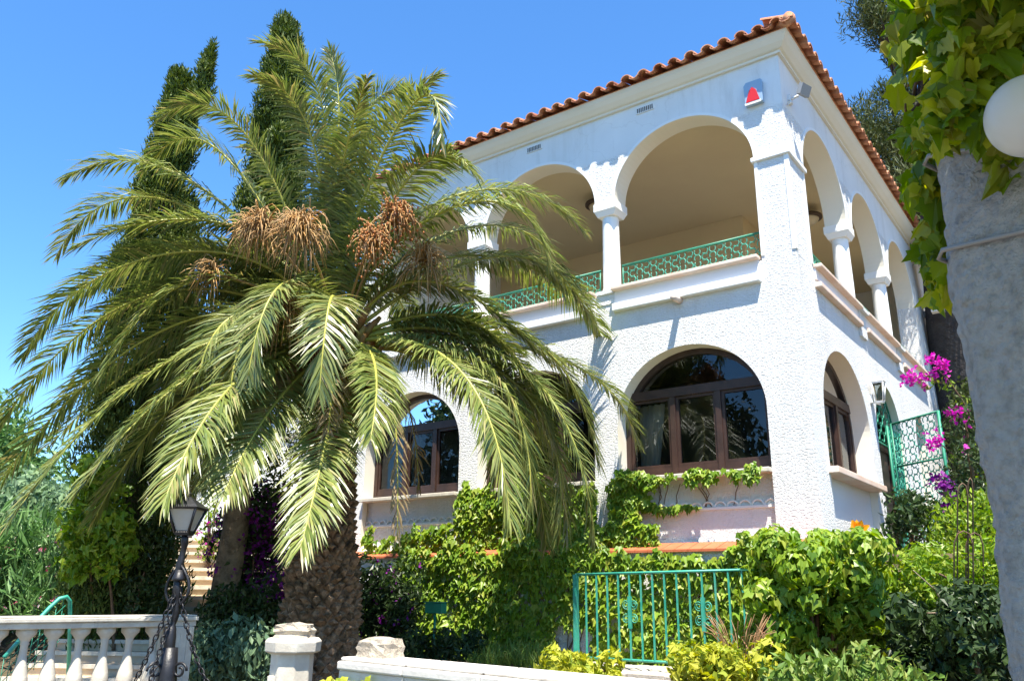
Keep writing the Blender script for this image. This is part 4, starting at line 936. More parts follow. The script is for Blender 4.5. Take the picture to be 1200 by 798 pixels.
bush('hillside_shrub', lobes_px(1132, 1160, 440, 600, 17, 19.5, 24, .45), 120, .13, 'olive shrubs on the dry slope behind the side path', mat_='pine', shape='leaf')

# ------------------------------------------------------------------ ivy on the retaining wall and villa
iv = MB(); P_ = []; N_ = []; S2 = []
def ivy_area(n, f, y, size=.125, bulge=.12, nrmv=(0, -1, 0)):
    """leaves in the x-z region where f(x, z) is true, on the plane y"""
    k = 0
    while k < n:
        x = RNG.uniform(-9.0, .6); z_ = RNG.uniform(-1.1, 2.2)
        if not f(x, z_): continue
        b_ = bulge * (.5 + .5 * math.sin(x * 2.3 + 1.3 * math.sin(z_ * 2.1)) * math.cos(z_ * 2.9 + x)) + RNG.uniform(0, .07)
        P_.append((x, y - .02 - b_, z_)); N_.append(nrm(np.array(nrmv) * 1.0 + np.array((0, 0, .55)) + RNG.normal(size=3) * .38)); S2.append(size * RNG.uniform(.65, 1.3)); k += 1
def wob(x, a=1.0): return .10 * math.sin(x * 5.1) + .08 * math.sin(x * 11.3 + 1) + .05 * math.sin(x * 23 + 2)
def covered(x, z):
    if x < -7.3: return z < .45 - (-7.3 - x) * .6 + wob(x) and z > -1.1 + (-7.3 - x) * .5
    if -3.95 < x < -3.35 and z < -.45 + wob(x): return False
    return True
ivy_area(5600, lambda x, z: z < .50 + wob(x) * .5 and covered(x, z), -.32)
ivy_area(1250, lambda x, z: .45 < z < .74 + wob(x) and x > -7.2 and not -2.75 < x < -1.0, -.36, bulge=.1)
ivy_area(160, lambda x, z: .36 < z < .56 + wob(x) * .5 and -2.8 < x < -.9, -.37, bulge=.08)
# the tongue that climbs the facade between the windows
ivy_area(2300, lambda x, z: z > .6 and x < -3.0 and x > -6.9 and z < 1.75 - abs(x + 5.0) * .10 + wob(x) * 1.4 and (x < -3.4 or z < 1.0) and (x > -6.2 or z < 1.2 - (-6.2 - x) * .2), -.02, bulge=.16)
ivy_area(260, lambda x, z: -8.4 < x < -6.9 and .65 < z < 1.0 + wob(x), -.1, bulge=.06)
ivy_area(620, lambda x, z: .6 < z < 1.75 + wob(x + z) * .6 and -3.15 < x < -2.35 - (z - .6) * .15 + wob(z * 1.7) and not (-2.65 < x and 1.0 < z < 1.3), -.02, bulge=.12)
ivy_area(330, lambda x, z: -3.05 < x < -.72 and 1.60 + wob(x * 1.7) * .8 < z < 1.73 + wob(x * 1.3) * .3, -.12, bulge=.06, size=.10)
ivy_area(130, lambda x, z: -2.7 < x < -1.7 and abs(z - 1.27 - .03 * math.sin(x * 9) + (x + 2.7) * .06) < .07 * (1 - (x + 2.7) * .8) , .08, bulge=.05, size=.11)
n = len(P_); leaves(iv, 'ivy', np.array(P_), np.array(N_), np.array((0, 0, -1.0)) + RNG.normal(size=(n, 3)) * .35, np.array(S2))
for i in range(60):
    x = RNG.uniform(-7.5, .3); p0_ = np.array((x, -.335, -1.1)); P__ = [p0_]
    for k_ in range(9): P__.append(P__[-1] + np.array((RNG.uniform(-.13, .13), 0, RNG.uniform(.12, .22))))
    iv.tube(P__, .009, 4, 1)
for i in range(10):
    x = RNG.uniform(-3.0, -.9); P__ = [np.array((x, .11, 1.6))]
    for k_ in range(4): P__.append(P__[-1] + np.array((RNG.uniform(-.08, .08), 0, -.09)))
    iv.tube(P__, .006, 4, 1)
iv.build('ivy', ['ivy', 'twig'], label='bright green ivy cloaking the retaining wall and climbing below the arched windows', cat='creeper')
# the big ivy mound in front of the house corner
def cnd(x, y): return y > 632 + abs(x - 950) ** 1.7 * .004 and not (x > 1010 and y > 720)
Lm = lobes_px(885, 1025, 632, 775, 9.0, 10.4, 95, .23, cnd)
bush('ivy_mound', Lm, 95, .11, 'tall mound of large yellow-green ivy leaves before the house corner', cat='shrub', shape='ivy', mat_='ivy', tip=(0, 0, -1.0), jit=.35, out=.7, stems=8)
bush('garden_shrub', lobes_px(1035, 1175, 640, 760, 9.6, 10.8, 58, .25, lambda x, y: y > 650), 100, .08, 'leafy tangled shrub between the ivy mound and the pale pillar', mat_='ivy', tip=(0, 0, -.2), stems=14, shape='ivy')
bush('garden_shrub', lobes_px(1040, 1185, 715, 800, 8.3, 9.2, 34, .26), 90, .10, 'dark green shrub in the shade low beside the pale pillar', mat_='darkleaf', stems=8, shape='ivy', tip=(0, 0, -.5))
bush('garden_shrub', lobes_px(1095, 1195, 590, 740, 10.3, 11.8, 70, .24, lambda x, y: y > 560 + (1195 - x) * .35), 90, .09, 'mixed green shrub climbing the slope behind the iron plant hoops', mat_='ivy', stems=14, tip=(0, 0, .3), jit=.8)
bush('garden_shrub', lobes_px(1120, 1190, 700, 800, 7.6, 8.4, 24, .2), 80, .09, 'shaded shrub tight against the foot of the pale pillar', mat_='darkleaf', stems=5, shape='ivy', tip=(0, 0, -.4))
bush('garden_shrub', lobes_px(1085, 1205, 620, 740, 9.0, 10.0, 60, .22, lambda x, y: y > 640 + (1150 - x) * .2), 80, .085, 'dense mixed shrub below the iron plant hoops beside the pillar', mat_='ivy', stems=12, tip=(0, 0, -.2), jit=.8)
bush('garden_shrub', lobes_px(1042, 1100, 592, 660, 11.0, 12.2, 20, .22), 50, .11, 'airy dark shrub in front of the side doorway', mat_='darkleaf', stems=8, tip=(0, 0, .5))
bush('bougainvillea', lobes_px(1118, 1162, 470, 640, 11.5, 13.5, 40, .25, lambda x, y: x > 1118 + (640 - y) * .05), 55, .10, 'bougainvillea with magenta sprays by the villa side wall', mat_='darkleaf', flowers=('mag', 10), fsize=.075)
bo = bpy.data.objects['bougainvillea.002'] if 'bougainvillea.002' in bpy.data.objects else bpy.data.objects['bougainvillea']
f = MB(); tb_ = MB()
def spray(pts, n, d_, sz=.075, r=.10, mm=0):
    for x, y in pts:
        c = at(x, y, d_)
        for k_ in range(n):
            p_ = c + RNG.normal(size=3) * r * .55
            for q_ in range(3): leaves(f, 'petal', p_[None], unit3(1), unit3(1), sz * RNG.uniform(.8, 1.2), mm)
spray([(1060, 444), (1069, 441), (1080, 446)], 12, 12.2); spray([(1092, 438), (1099, 428), (1090, 421), (1104, 434)], 12, 12.2); spray([(1117, 486), (1122, 482)], 14, 12.2)
spray([(1095, 512), (1094, 520)], 13, 12.0); spray([(1096, 560), (1104, 566), (1115, 578), (1110, 590)], 16, 12.0, mm=1)
f.build('flower', ['mag', 'pur'], bo, kind='stuff')
for P__ in (((1150, 520), (1128, 470), (1098, 432)), ((1110, 450), (1090, 446), (1060, 443)), ((1150, 560), (1120, 535), (1095, 514)), ((1150, 600), (1120, 585), (1095, 562))):
    tb_.tube(bez(*[at(x, y, 12.2) for x, y in P__], 8), np.linspace(.016, .007, 8), 5, 0)
    mid_ = [(at(x, y, 12.2), .10) for x, y in P__[:2]]; clumps(tb_, 'leaf', mid_, 16, .085, 1)
tb_.build('branch', ['twig', 'ivy'], bo)
# bare branches in the shrub
br = thing('bare_branch', at(1155, 797, 8.4) + np.array((0, 0, -.25)), 'leafless grey forked branch leaning out of the dark shrub by the pillar', 'branch')
b = MB(); b.tube(np.array([at(1155, 800, 8.4) + np.array((0, 0, -.2)), at(1156, 765, 8.4), at(1125, 735, 8.4), at(1100, 718, 8.4), at(1086, 718, 8.4)]), [.035, .03, .022, .013, .005], 6)
b.tube(np.array([at(1156, 765, 8.4), at(1172, 755, 8.4), at(1180, 735, 8.4)]), [.022, .018, .01], 6); b.tube(np.array([at(1110, 725, 8.4), at(1104, 705, 8.3), at(1095, 690, 8.3), at(1070, 668, 8.3)]), [.014, .01, .007, .004], 5); b.build('stem', 'bark', br)
ro_ = []
for k_, (x_, y_, d_, sc_) in enumerate(((1020, 688, 10.9, .3), (1048, 700, 10.8, .26), (1040, 676, 11.3, .28), (1015, 715, 10.6, .22), (1090, 655, 11.6, .28))):
    c_ = at(x_, y_, d_); rock('stone', tuple(c_ - np.array((0, 0, .2))), (sc_, sc_ * .8, .16), ['pinkish boulder at the right foot of the ivy mound', 'flat pinkish boulder right of the ivy mound', 'upper pinkish boulder under the side path', 'small low boulder in the shade of the ivy mound', 'brownish boulder in front of the side doorway shrubs'][k_], 20 + k_, k_ * .7)
# orange lily
ly = thing('orange_lily', at(1006, 640, 9.3), 'orange flower above the ivy mound by the house corner', 'flower')
b = MB(); b.tube(bez(at(1008, 690, 9.3), at(1007, 650, 9.3), at(1005, 622, 9.3), 6), .008, 5); b.build('stem', 'ivy', ly)
b = MB()
for a_, dx_, dz_ in ((0, -.05, .14), (1, .0, .10), (2, .08, .06), (3, .12, .08), (4, -.02, .05), (5, .05, .11)):
    leaves(b, 'petal', at(1006, 624, 9.3)[None], nrm(np.array((.3 * math.cos(a_), -1, .3 * math.sin(a_))))[None], np.array((dx_ * 3, -.1, dz_ * 3))[None], .17)
b.build('petal', 'lily', ly)
# yellow-green ground plants behind the low wall
bush('low_shrub', lobes_px(640, 730, 772, 800, 8.6, 9.3, 16, .14), 60, .085, 'yellow-green leaves at the foot of the green fence', mat_='yvine', shape='ivy', tip=(0, 0, .3), stems=3)
bush('low_shrub', lobes_px(800, 900, 762, 805, 8.0, 8.8, 24, .16), 75, .085, 'yellow-green vine leaves creeping below the ivy mound', mat_='yvine', shape='ivy', tip=(0, 0, -.3), stems=3)
bush('low_shrub', lobes_px(900, 1110, 778, 815, 7.2, 8.0, 26, .16), 40, .10, 'mixed low yellowish plants along the bottom of the bed', mat_='grass', shape='leaf', tip=(0, 0, .6), stems=3)
bush('low_shrub', lobes_px(560, 640, 770, 785, 10.6, 11.2, 14, .16), 90, .16, 'strappy dark green tuft before the ivy wall', mat_='grass', shape='blade', tip=(0, 0, 1), stems=2)
bush('low_shrub', lobes_px(470, 560, 752, 775, 11, 12, 14, .2), 110, .10, 'dark low cover under the ivy near the palm', mat_='darkleaf', stems=2)
bush('dry_tuft', lobes_px(835, 900, 755, 780, 8.4, 8.8, 6, .10), 4, .2, 'reddish dry flower stems sprouting beside the fence end', mat_='straw', shape='blade', tip=(0, 0, 1))
f = MB(); c = at(868, 775, 8.5)
for i in range(46):
    a = RNG.uniform(0, 6.283); P__ = bez(c + np.array((math.cos(a) * .15, math.sin(a) * .12, -.15)), c + np.array((math.cos(a) * .2 - .0, math.sin(a) * .2, .18)), c + np.array((math.cos(a) * .38, math.sin(a) * .3, RNG.uniform(.25, .5))), 5)
    f.tube(P__, [.003, .003, .003, .006, .002], 3)
f.build('dry_stem', 'straw', bpy.data.objects['dry_tuft'])

# ------------------------------------------------------------------ green fence
A = np.array((-3.12, -1.18)); B = np.array((-0.36, -1.60)); u = nrm(B - A); Lf = np.linalg.norm(B - A)
zt0, zt1, zb_ = .265, .30, -.92
fe = thing('green_fence', (A[0], A[1], -.95), 'turquoise green metal fence panel standing before the ivy wall', 'fence')
b = MB(); b.tube([(A[0], A[1], zt0), (B[0], B[1], zt1)], .017, 4); b.build('top_rail', 'teal', fe)
b = MB(); b.tube([(A[0], A[1], zb_ + .10), (B[0], B[1], zb_ + .14)], .016, 4); b.build('bottom_rail', 'teal', fe)
for s, z in ((0, zt0), (Lf, zt1)):
    p_ = A + u * s; b = MB(); b.obox(p_, (1, 0), (0, 1), .030 if s == 0 else .014, .030 if s == 0 else .014, -1.0, z); b.build('post', 'teal', fe)
nb_ = 15; bar = None
for i in range(1, nb_):
    s = Lf * i / nb_; p_ = A + u * s; big = i in (5, 11)
    b = MB(); b.obox(p_, (1, 0), (0, 1), .010, .010, zb_ + .1, zt0 + (zt1 - zt0) * i / nb_); bo_ = b.build('bar', 'teal', fe)
    if big:
        b = MB()
        for zc in (-.30, -.12):
            for sg in (-1, 1):
                for zz in (0,):
                    th = np.linspace(0, 3.6 * math.pi, 22); rr_ = .012 + .05 * th / th[-1]
                    cc = np.array((p_[0] + u[0] * sg * .065, p_[1] + u[1] * sg * .065, zc))
                    b.tube([cc + np.array((u[0] * sg * -r_ * math.cos(t), u[1] * sg * -r_ * math.cos(t), r_ * math.sin(t) * (1 if zc > -.2 else -1))) for t, r_ in zip(th, rr_)], .0065, 4)
        b.obox(p_, (1, 0), (0, 1), .022, .02, -.42, -.02); b.build('scroll', 'teal', bo_)

# ------------------------------------------------------------------ low wall with coping (foreground)
lw = thing('low_wall', (0.3, -7.3, -1.6), 'white low garden wall with a moulded coping and terracotta panels in the foreground', 'wall')
LA = np.array((-1.14, -7.18)); LB = np.array((3.6, -7.75)); u = nrm(LB - LA); q = np.array((-u[1], u[0])); LL = np.linalg.norm(LB - LA); c = (LA + LB) / 2
b = MB()
for w0, z0, z1 in ((.17, -.60, -.50), (.19, -.50, -.445), (.16, -.445, -.42)): 
    for i in range(7):
        cc = LA + u * (LL * (i + .5) / 7); b.obox(cc, u, q, LL / 14 - .004, w0, z0, z1 - .001)
b.build('coping', 'paint', lw, bevel=.012)
b = MB(); b.obox(c + q * .02, u, q, LL / 2 - .03, .07, -1.7, -.60); b.build('panel', 'terra', lw)
for i in range(13):
    cc = LA + u * (.10 + i * .40); b = MB(); b.obox(cc, u, q, .075 if i else .10, .12, -1.7, -.60); b.build('pier', 'paint', lw, bevel=.01)
vy = MB(); Pv = []; 
for i in range(230):
    s = RNG.choice([.08, .25, .45, .95, 1.15, 1.3, 1.6, 1.9, 2.4]) + RNG.normal() * .12; Pv.append((LA[0] + u[0] * s - q[0] * .2, LA[1] + u[1] * s - q[1] * .2 - RNG.uniform(0, .05), -.56 - abs(RNG.normal()) * .14))
Pv = np.array(Pv); leaves(vy, 'vine', Pv, np.array((.2, -1, .5)) + RNG.normal(size=(len(Pv), 3)) * .4, np.array((0, 0, -1.)) + RNG.normal(size=(len(Pv), 3)) * .5, .075 + .04 * RNG.random(len(Pv)))
for i in range(26):
    s = RNG.uniform(0, 2.6); p_ = np.array((LA[0] + u[0] * s - q[0] * .2, LA[1] + u[1] * s - q[1] * .2, -1.5)); P__ = [p_]
    while P__[-1][2] < -.60: P__.append(P__[-1] + np.array((u[0] * RNG.uniform(-.08, .1), u[1] * RNG.uniform(-.08, .1), .10)))
    vy.tube(P__, .005, 4, 1)
vy.build('yellow_creeper', ['yvine', 'twig'], label='yellow-green creeper sprouting along the front of the low wall', cat='creeper')
rock('stone', (LA[0] + .20, LA[1] - .0, -.421), (.125, .10, .062), 'rough beige stone resting on the end of the low wall coping', 3)
# white gate post with stone
gp = at(345, 742, 6.15); gp[2] = 0; gx_, gy_ = gp[0], gp[1]
po = thing('gate_post', (gx_, gy_, -1.7), 'cream stone gate post with a flat octagonal cap in the foreground', 'post')
b = MB(); b.lathe([(.155, -1.8), (.155, -.44), (.15, -.42)], (gx_, gy_, 0), 8, rot=math.pi / 8 + .6, smooth=False); b.build('shaft', 'stone', po, bevel=.008)
b = MB(); b.obox((gx_ - .02, gy_ - .142), (.83, .56), (-.56, .83), .04, .015, -1.2, -.58); b.build('inset', 'stone', po, bevel=.006)
b = MB(); b.lathe([(.16, -.435), (.20, -.42), (.205, -.35), (.185, -.33), (.18, -.325)], (gx_, gy_, 0), 8, rot=math.pi / 8 + .6, smooth=False); b.build('cap', 'stone', po, bevel=.006)
rock('stone', (gx_, gy_, -.326), (.125, .105, .05), 'flat beige stone lying on the cap of the gate post', 8, .6)
# ------------------------------------------------------------------ balustrade at the left
BL = np.array((-5.20, -8.9)); BR = np.array((-4.78, -6.14)); u = nrm(BR - BL); q = np.array((-u[1], u[0])); LL = np.linalg.norm(BR - BL); c = (BL + BR) / 2
ba = thing('balustrade', (c[0], c[1], -1.5), 'cream stone balustrade with vase balusters at the lower left', 'balustrade')
b = MB(); b.obox(c, u, q, LL / 2 + .05, .115, -.355, -.30); b.obox(c, u, q, LL / 2 + .06, .14, -.30, -.26); b.obox(c, u, q, LL / 2 + .05, .12, -.26, -.243); b.build('rail', 'stone', ba, bevel=.012)
b = MB(); b.obox(c, u, q, LL / 2, .12, -1.6, -1.12); b.build('plinth', 'stone', ba, bevel=.01)
b = MB(); pc = BR - u * .10; b.obox(pc, u, q, .13, .13, -1.6, -.356)
b.build('pedestal', 'stone', ba, bevel=.01)
b = MB()
for k_ in (-1, 1):
    for j_ in (-.07, 0, .07): b.obox(pc - q * .132 * k_ * 1.0 + u * j_, u, q, .012, .006, -1.1, -.42)
b.build('fluting', 'stone', ba)
prof = [(.06, -1.12), (.06, -1.07), (.04, -1.05), (.05, -1.02), (.035, -.99), (.045, -.95), (.074, -.88), (.078, -.83), (.068, -.76), (.045, -.66), (.034, -.58), (.032, -.50), (.040, -.485), (.034, -.47), (.05, -.44), (.085, -.40), (.088, -.356)]
first = None; nbal = int(LL / .235)
for i in range(nbal):
    p_ = BR - u * (.33 + i * .235)
    if first is None:
        b = MB(); b.lathe(prof, (p_[0], p_[1], 0), 16); first = b.build('baluster', 'stone', ba); fp = p_
    else:
        o = first.copy(); C.objects.link(o); o.parent = ba; o.location = Vector((p_[0] - fp[0], p_[1] - fp[1], 0)) * K
# ------------------------------------------------------------------ black lamp post with chains
lp = at(216, 624, 8.2); lx, ly_ = lp[0], lp[1]; GL = float(gz(lx, ly_)); SL = 1.26
la = thing('lamp_post', (lx, ly_, float(gz(lx, ly_))), 'black wrought iron lamp post with a four sided lantern and hanging chains', 'street lamp')
ztop = GL + (lp[2] - GL) / SL
b = MB(); zz = np.linspace(float(gz(lx, ly_)) - .1, ztop - .02, 60); P__ = [(lx + .012 * math.sin(z * 14), ly_ + .012 * math.cos(z * 14), z) for z in zz]
b.tube(P__, [(.034 if z < -.55 else .018) + .012 * abs(math.sin(z * 17)) - .008 * (z > .1) for z in zz], 8); b.lathe([(.055, -.02), (.05, .0), (.03, .06)], (lx, ly_, -.2), 10); b.build('post', 'black', la)
for sg in (-1, 1):
    b = MB(); P__ = bez((lx, ly_, -.42), (lx + sg * .09, ly_ + sg * .04, -.28), (lx, ly_, -.1), 10); b.tube(P__, .012, 5); b.build('leaf_scroll', 'black', la)
rot = math.pi / 4 + .62
b = MB(); b.lathe([(.075, ztop - .02), (.085, ztop + .0), (.07, ztop + .015)], (lx, ly_, 0), 4, rot=rot, smooth=False)
for k_ in range(4):
    a = rot + k_ * math.pi / 2; b.tube([(lx + .075 * math.cos(a), ly_ + .075 * math.sin(a), ztop), (lx + .155 * math.cos(a), ly_ + .155 * math.sin(a), ztop + .18)], .011, 5)
b.lathe([(.165, ztop + .175), (.18, ztop + .19), (.15, ztop + .21), (.06, ztop + .26), (.02, ztop + .28), (.03, ztop + .30), (.004, ztop + .33)], (lx, ly_, 0), 4, rot=rot, smooth=False)
lo2 = b.build('lantern', 'black', la)
b = MB(); b.lathe([(.066, ztop + .01), (.142, ztop + .18)], (lx, ly_, 0), 4, rot=rot, smooth=False); b.build('lantern_glass', 'frostpane', lo2)
def chain(mb, P__, r=.02):
    P__ = np.asarray(P__, float); dd = np.linalg.norm(np.diff(P__, axis=0), axis=1); s = np.concatenate([[0], np.cumsum(dd)]); n = int(s[-1] / (r * 2.1))
    for i in range(n):
        t = s[-1] * (i + .5) / n; p_ = np.array([np.interp(t, s, P__[:, k_]) for k_ in range(3)]); p2_ = np.array([np.interp(t + .02, s, P__[:, k_]) for k_ in range(3)]); T1 = nrm(p2_ - p_ + 1e-6)
        sd = nrm(np.cross(T1, (.3, 1, .2))); 
        if i % 2: sd = nrm(np.cross(T1, sd))
        mb.tube([p_ + T1 * r * 1.45 * math.cos(a) + sd * r * .8 * math.sin(a) for a in np.linspace(0, 2 * math.pi, 9)[:-1]], r * .28, 4, closed=True)
ztp = -.22
for k_, (ex, ey, ez) in enumerate(((-.38, -.25, -1.35), (.32, .14, -.95), (.10, -.3, -1.3), (-.15, .1, -1.3))):
    b = MB(); chain(b, bez((lx, ly_, ztp), (lx + ex * .45, ly_ + ey * .45, ztp * .45 + ez * .55 - .02), (lx + ex, ly_ + ey, ez), 12), .021); b.build('chain', 'black', la)
b = MB()
for k_ in range(3):
    a = k_ * 2.1 + .4; th = np.linspace(0, 2.6 * math.pi, 20); b.tube([(lx + math.cos(a) * (.10 + .06 * math.cos(t) * (1 - t / 12)), ly_ + math.sin(a) * (.10 + .06 * math.cos(t) * (1 - t / 12)), -.86 + .06 * math.sin(t) * (1 - t / 12)) for t in th], .010, 5)
b.lathe([(.16, -1.7), (.15, -1.3), (.1, -1.1), (.07, -.9), (.055, -.7)], (lx, ly_, 0), 12); b.build('foot', 'black', la)
la.scale = (SL, SL, SL)

# green hose-like handrail behind the balustrade
hr = thing('green_handrail', at(60, 745, 10.2) + np.array((0, 0, -.6)), 'green tubular handrail with wire mesh beside the lower steps', 'handrail')
b = MB(); P__ = [at(5, 770, 9.6), at(30, 742, 9.9), at(58, 712, 10.2), at(70, 701, 10.3), at(78, 699, 10.35), at(82, 704, 10.4), at(82, 735, 10.4), at(80, 790, 10.4)]; b.tube(P__, .026, 8); b.build('rail', 'teal', hr)
b = MB()
for i in range(9):
    t = i / 8; a_ = at(5 + 70 * t, 770 - 68 * t, 9.6 + .75 * t); b.tube([a_, a_ + np.array((0, 0, -.55))], .005, 4)
for k_ in range(5): b.tube([at(5, 770, 9.6) - np.array((0, 0, .1 * k_ + .08)), at(78, 701, 10.35) - np.array((0, 0, .1 * k_ + .08))], .005, 4)
b.build('mesh', 'green', hr)
# small green bench end glimpsed by the ivy (painted metal box)
mbx = thing('green_box', at(510, 720, 12.4) + np.array((0, 0, -.3)), 'small green metal letter box half hidden in the ivy', 'box'); mp_ = at(510, 711, 12.4)
b = MB(); b.box((mp_[0] - .16, mp_[1] - .05, mp_[2] - .09), (mp_[0] + .16, mp_[1] + .08, mp_[2] + .06)); b.box((mp_[0] - .18, mp_[1] - .07, mp_[2] + .06), (mp_[0] + .18, mp_[1] + .09, mp_[2] + .075)); b.build('body', 'green', mbx, bevel=.01)
b = MB(); b.tube([(mp_[0], mp_[1], mp_[2] - .1), (mp_[0], mp_[1], -1.15)], .02, 6); b.build('post', 'green', mbx)
# iron plant hoops right
ho = thing('plant_hoop', at(1148, 700, 8.9) + np.array((0, 0, -.5)), 'rusty iron arched plant support before the bougainvillea', 'plant support')
b = MB()
for x0, x1, ty, dd_ in ((1122, 1134, 566, 8.9), (1134, 1140, 560, 9.1), (1118, 1140, 622, 8.8), (1132, 1152, 624, 9.0)):
    P__ = [at(x0, 800, dd_), at(x0, ty + 15, dd_), at(x0 + (x1 - x0) * .2, ty + 3, dd_), at((x0 + x1) / 2, ty, dd_), at(x1 - (x1 - x0) * .2, ty + 3, dd_), at(x1, ty + 15, dd_), at(x1 + 2, 800, dd_)]; b.tube(P__, .008, 5)
b.build('rod', 'twig', ho)

# ------------------------------------------------------------------ pale pillar with vine, pergola beam and globe lamp
e0 = at(1110, 190, 3.0); pc0 = np.array((e0[0], e0[1]))
pil = thing('pillar', (pc0[0] + .35, pc0[1] + .1, -1.9), 'rough whitewashed square pillar wrapped with wire at the right edge', 'pillar')
ua = nrm(np.array((.93, -.36))); ub = np.array((-ua[1], ua[0])); pcx = pc0 + ua * .41 + ub * .06
def pillar_mesh():
    b = MB(); n = 190; V = []; ring = []
    S_ = .29; cs = []
    for (a0, b0_), (a1, b1_) in (((-1, -.8), (-.8, -1)), ((-.8, -1), (.8, -1)), ((.8, -1), (1, -.8)), ((1, -.8), (1, .8)), ((1, .8), (.8, 1)), ((.8, 1), (-.8, 1)), ((-.8, 1), (-1, .8)), ((-1, .8), (-1, -.8))):
        m_ = 5 if abs(a0 - a1) < .3 and abs(b0_ - b1_) < .3 else 22
        for i in range(m_): cs.append((a0 + (a1 - a0) * i / m_, b0_ + (b1_ - b0_) * i / m_))
    k = len(cs); zs_ = np.linspace(-2.1, 1.60, n)
    for z in zs_:
        for i, (a, b_) in enumerate(cs):
            w_ = 1.18 + .018 * math.sin(z * 5 + a * 3) + .012 * math.sin(z * 13 + b_ * 7 + a * 5) + .008 * math.sin(z * 41 + a * 19 + 3 * math.sin(b_ * 9 + z * 17)) + .007 * math.sin(z * 67 - a * 31 + 2 * math.sin(z * 29)) + RNG.normal() * .0045
            V.append((pcx[0] + (ua[0] * a + ub[0] * b_) * S_ * w_, pcx[1] + (ua[1] * a + ub[1] * b_) * S_ * w_, z + RNG.normal() * .004))
    F = [(i*k+j, i*k+(j+1)%k, (i+1)*k+(j+1)%k, (i+1)*k+j) for i in range(n - 1) for j in range(k)] + [tuple(range(k))[::-1], tuple((n-1)*k + j for j in range(k))]
    b.add(V, F, 0, True); return b
pillar_mesh().build('shaft', 'pillar', pil)
b = MB()
for z, tl in ((1.30, .10), (1.02, .04)):
    P__ = [(pcx[0] + (ua[0]*a + ub[0]*b_) * .352, pcx[1] + (ua[1]*a + ub[1]*b_) * .352, z - tl * a + .02 * math.sin(7 * a)) for a, b_ in ((-1,-.9),(-.9,-1),(0,-1),(.9,-1),(1,-.9),(1,.9),(.9,1),(-.9,1),(-1,.9))]; b.tube(P__, .008, 5, closed=True)
b.build('wire', 'wire', pil)
bm_ = thing('pergola', (pcx[0], pcx[1], 1.62), 'rough pergola timbers resting on the pale pillar under the vine', 'pergola')
for (p_, dr, l0, l1) in ((pcx, ua, -.35, 3.2), (pcx + ub * .0, -ub, -.3, 3.4)):
    P__ = [(p_[0] + dr[0] * s, p_[1] + dr[1] * s, 1.68 + .02 * math.sin(s * 3) + (.0 if dr is ua else .1)) for s in np.linspace(max(l0, -.15), l1, 10)]; b = MB(); b.tube(P__, .06, 8); b.build('beam', 'bark', bm_)
bp_ = pcx - ub * 3.3; b = MB(); b.tube([(bp_[0], bp_[1], -1.9), (bp_[0], bp_[1], 1.8)], .09, 8); b.build('post', 'bark', bm_)
bp_ = pcx + ua * 3.1; b = MB(); b.tube([(bp_[0], bp_[1], -1.9), (bp_[0], bp_[1], 1.7)], .09, 8); b.build('post', 'bark', bm_)
# vine: leaves round the pillar head, hanging down its left side, and a canopy over the pergola
vt = thing('grape_vine', (pcx[0], pcx[1], 1.0), 'vine with large bright green leaves spilling over the pillar and hanging beside it', 'vine')
vn = MB(); P_ = []; N_ = []; S2 = []
def vine_px(n, x0, x1, y0, y1, d0, d1, cond=None, s=.15):
    k = 0
    while k < n:
        x, y = RNG.uniform(x0, x1), RNG.uniform(y0, y1)
        if cond and not cond(x, y): continue
        P_.append(at(x, y, RNG.uniform(d0, d1))); v = nrm(CAM - P_[-1]); N_.append(nrm(v * .6 + np.array((.2, -.3, .35)) + RNG.normal(size=3) * .55)); S2.append(s * RNG.uniform(.6, 1.15)); k += 1
vine_px(1150, 1020, 1240, -70, 185, 2.75, 3.6, lambda x, y: x > 1047 + max(0, y - 60) * .22 + 9 * math.sin(y * .11) and not (x > 1118 and y > 150 + (1200 - x) * .12) and not (math.hypot(x - 1075, y - 100) < 22), s=.092)
vine_px(150, 1062, 1122, 150, 350, 2.9, 3.2, lambda x, y: x > 1070 + (y - 150) * .12 + 8 * math.sin(y * .08) and x < 1098 + (y - 190) * .10, s=.088)
vine_px(22, 1165, 1215, 170, 215, 2.5, 2.6, s=.10)
vine_px(330, 1098, 1245, -70, 168, 2.38, 2.62, lambda x, y: y < 150 + (1200 - x) * .14 + 8 * math.sin(x * .2) and math.hypot(x - 1207, y - 136) > 30, s=.10)
n = len(P_); leaves(vn, 'vine', np.array(P_), np.array(N_), np.array((0, 0, -1.0)) + RNG.normal(size=(n, 3)) * .45, np.array(S2))
# canopy leaves on the pergola
k = 1700; s1 = RNG.uniform(-.1, 3.0, k); s2 = RNG.uniform(-.1, 3.1, k)
Pc = np.stack([pcx[0] + ua[0] * s1 - ub[0] * s2, pcx[1] + ua[1] * s1 - ub[1] * s2, 1.82 + RNG.uniform(-.05, .25, k)], 1)
leaves(vn, 'vine', Pc, np.array((0, 0, 1.)) + RNG.normal(size=(k, 3)) * .5, RNG.normal(size=(k, 3)), .13 + .05 * RNG.random(k))
vn.build('leaf', 'vine', vt)
vs_ = MB()
for i in range(70):
    a = at(RNG.uniform(1078, 1125), RNG.uniform(60, 170), RNG.uniform(3.0, 3.4)); e = a + np.clip(RNG.normal(size=3), -1.2, 1.2) * .05 ; vs_.tube(bez(a, (a + e) / 2 + np.clip(RNG.normal(size=3), -1, 1) * .03, e, 7), np.linspace(.009, .004, 7), 5)
for i in range(5): vs_.tube(bez(at(1112 + i * 3, 345 - i * 30, 3.15), at(1098, 240, 3.1), at(1120, 110, 3.3), 9), np.linspace(.006, .012, 9), 5)
vs_.tube([(pcx[0] - ua[0] * .1 + ub[0] * .34, pcx[1] - ua[1] * .1 + ub[1] * .34, z + 0) for z in np.linspace(-1.9, 1.7, 12)], .03, 7)
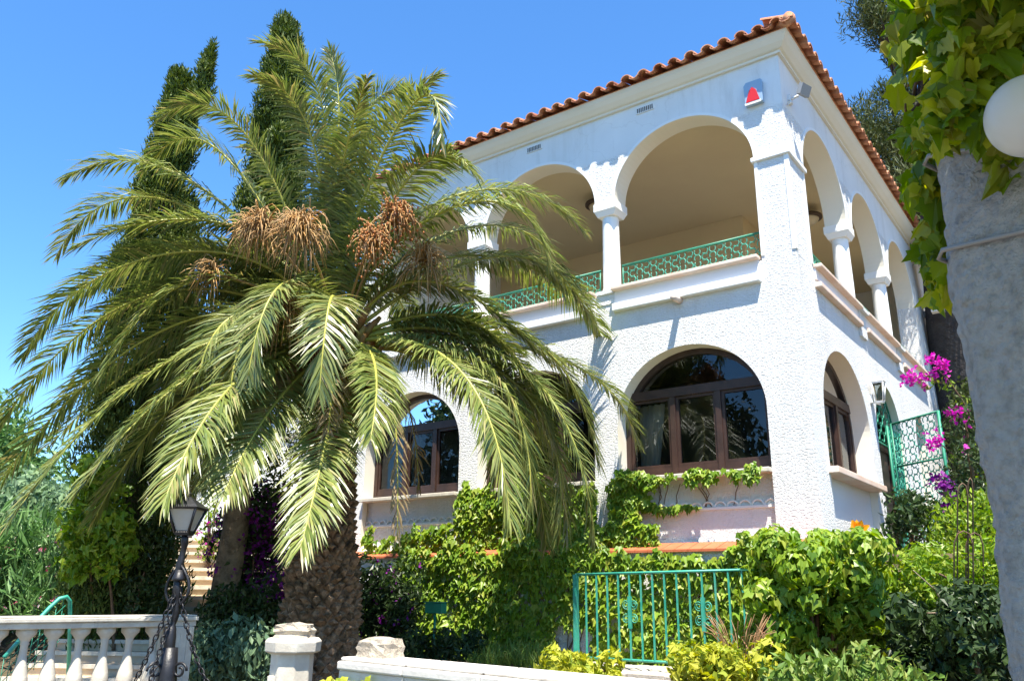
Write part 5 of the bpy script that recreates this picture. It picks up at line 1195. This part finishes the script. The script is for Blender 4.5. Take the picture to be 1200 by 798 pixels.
vs_.build('stem', 'twig', vt)
gl = at(1207, 136, 2.2); gt = thing('globe_lamp', tuple(gl), 'round white globe lamp at the right edge against the vine', 'lamp')
b = MB(); th = np.linspace(-math.pi / 2 + .15, math.pi / 2 - .15, 22); b.lathe([(.108 * math.cos(t), .108 * math.sin(t)) for t in th], gl, 36); b.build('globe', 'globe', gt)
b = MB(); P__ = bez(gl + np.array((.09, .03, -.02)), gl + np.array((.22, .15, -.05)), np.array((pcx[0] + .12, pcx[1] - .31, 1.32)), 10); b.tube(P__, .016, 6); b.build('bracket', 'black', gt)

# trees across the street, behind the photographer, mirrored in the window panes
for k_, (x_, y_, h_, lb_) in enumerate(((-30, -13, 12.5, 'far left'), (-21, -19, 13.0, 'second left'), (-12.5, -23, 11.0, 'middle'), (-4, -25, 11.5, 'second right'), (7, -26, 10.0, 'far right'))):
    t_ = thing('street_tree', (x_, y_, -1.9), 'leafy tree across the street behind the viewer, ' + lb_ + ' of the row', 'tree', 'trees across the street')
    b = MB(); b.tube(np.array([(x_, y_, -2.2), (x_ + .2, y_, h_ * .4), (x_, y_, h_ * .8)]), [.4, .3, .08], 8); b.build('trunk', 'bark', t_)
    mb = MB(); lob = [(np.array((x_, y_, h_ * .52)) + unit3(1)[0] * np.array((3.6, 3.0, h_ * .42)) * RNG.uniform(.4, 1), RNG.uniform(.9, 1.5)) for _ in range(34)]
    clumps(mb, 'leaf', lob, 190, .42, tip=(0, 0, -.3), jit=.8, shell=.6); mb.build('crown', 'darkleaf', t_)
# scrub over the dry slope and rough ground to the right of the house
mb = MB(); lob = []
for _ in range(230):
    x_, y_ = RNG.uniform(-12, 30), RNG.uniform(10.5, 46)
    if RNG.random() < .25: x_, y_ = RNG.uniform(1.6, 14), RNG.uniform(-3, 10)
    elif x_ < 1.2 and y_ < 14: continue
    r_ = RNG.uniform(.25, .9); lob.append((np.array((x_, y_, float(gz(x_, y_)) + r_ * .35)), (r_, r_, r_ * .7)))
clumps(mb, 'leaf', lob, 150, .17, tip=(0, 0, .6), jit=.8, shell=.7)
tag(mb.build('scrub', 'pine'), 'low olive green scrub scattered over the dry slope', 'scrub', None, 'stuff')
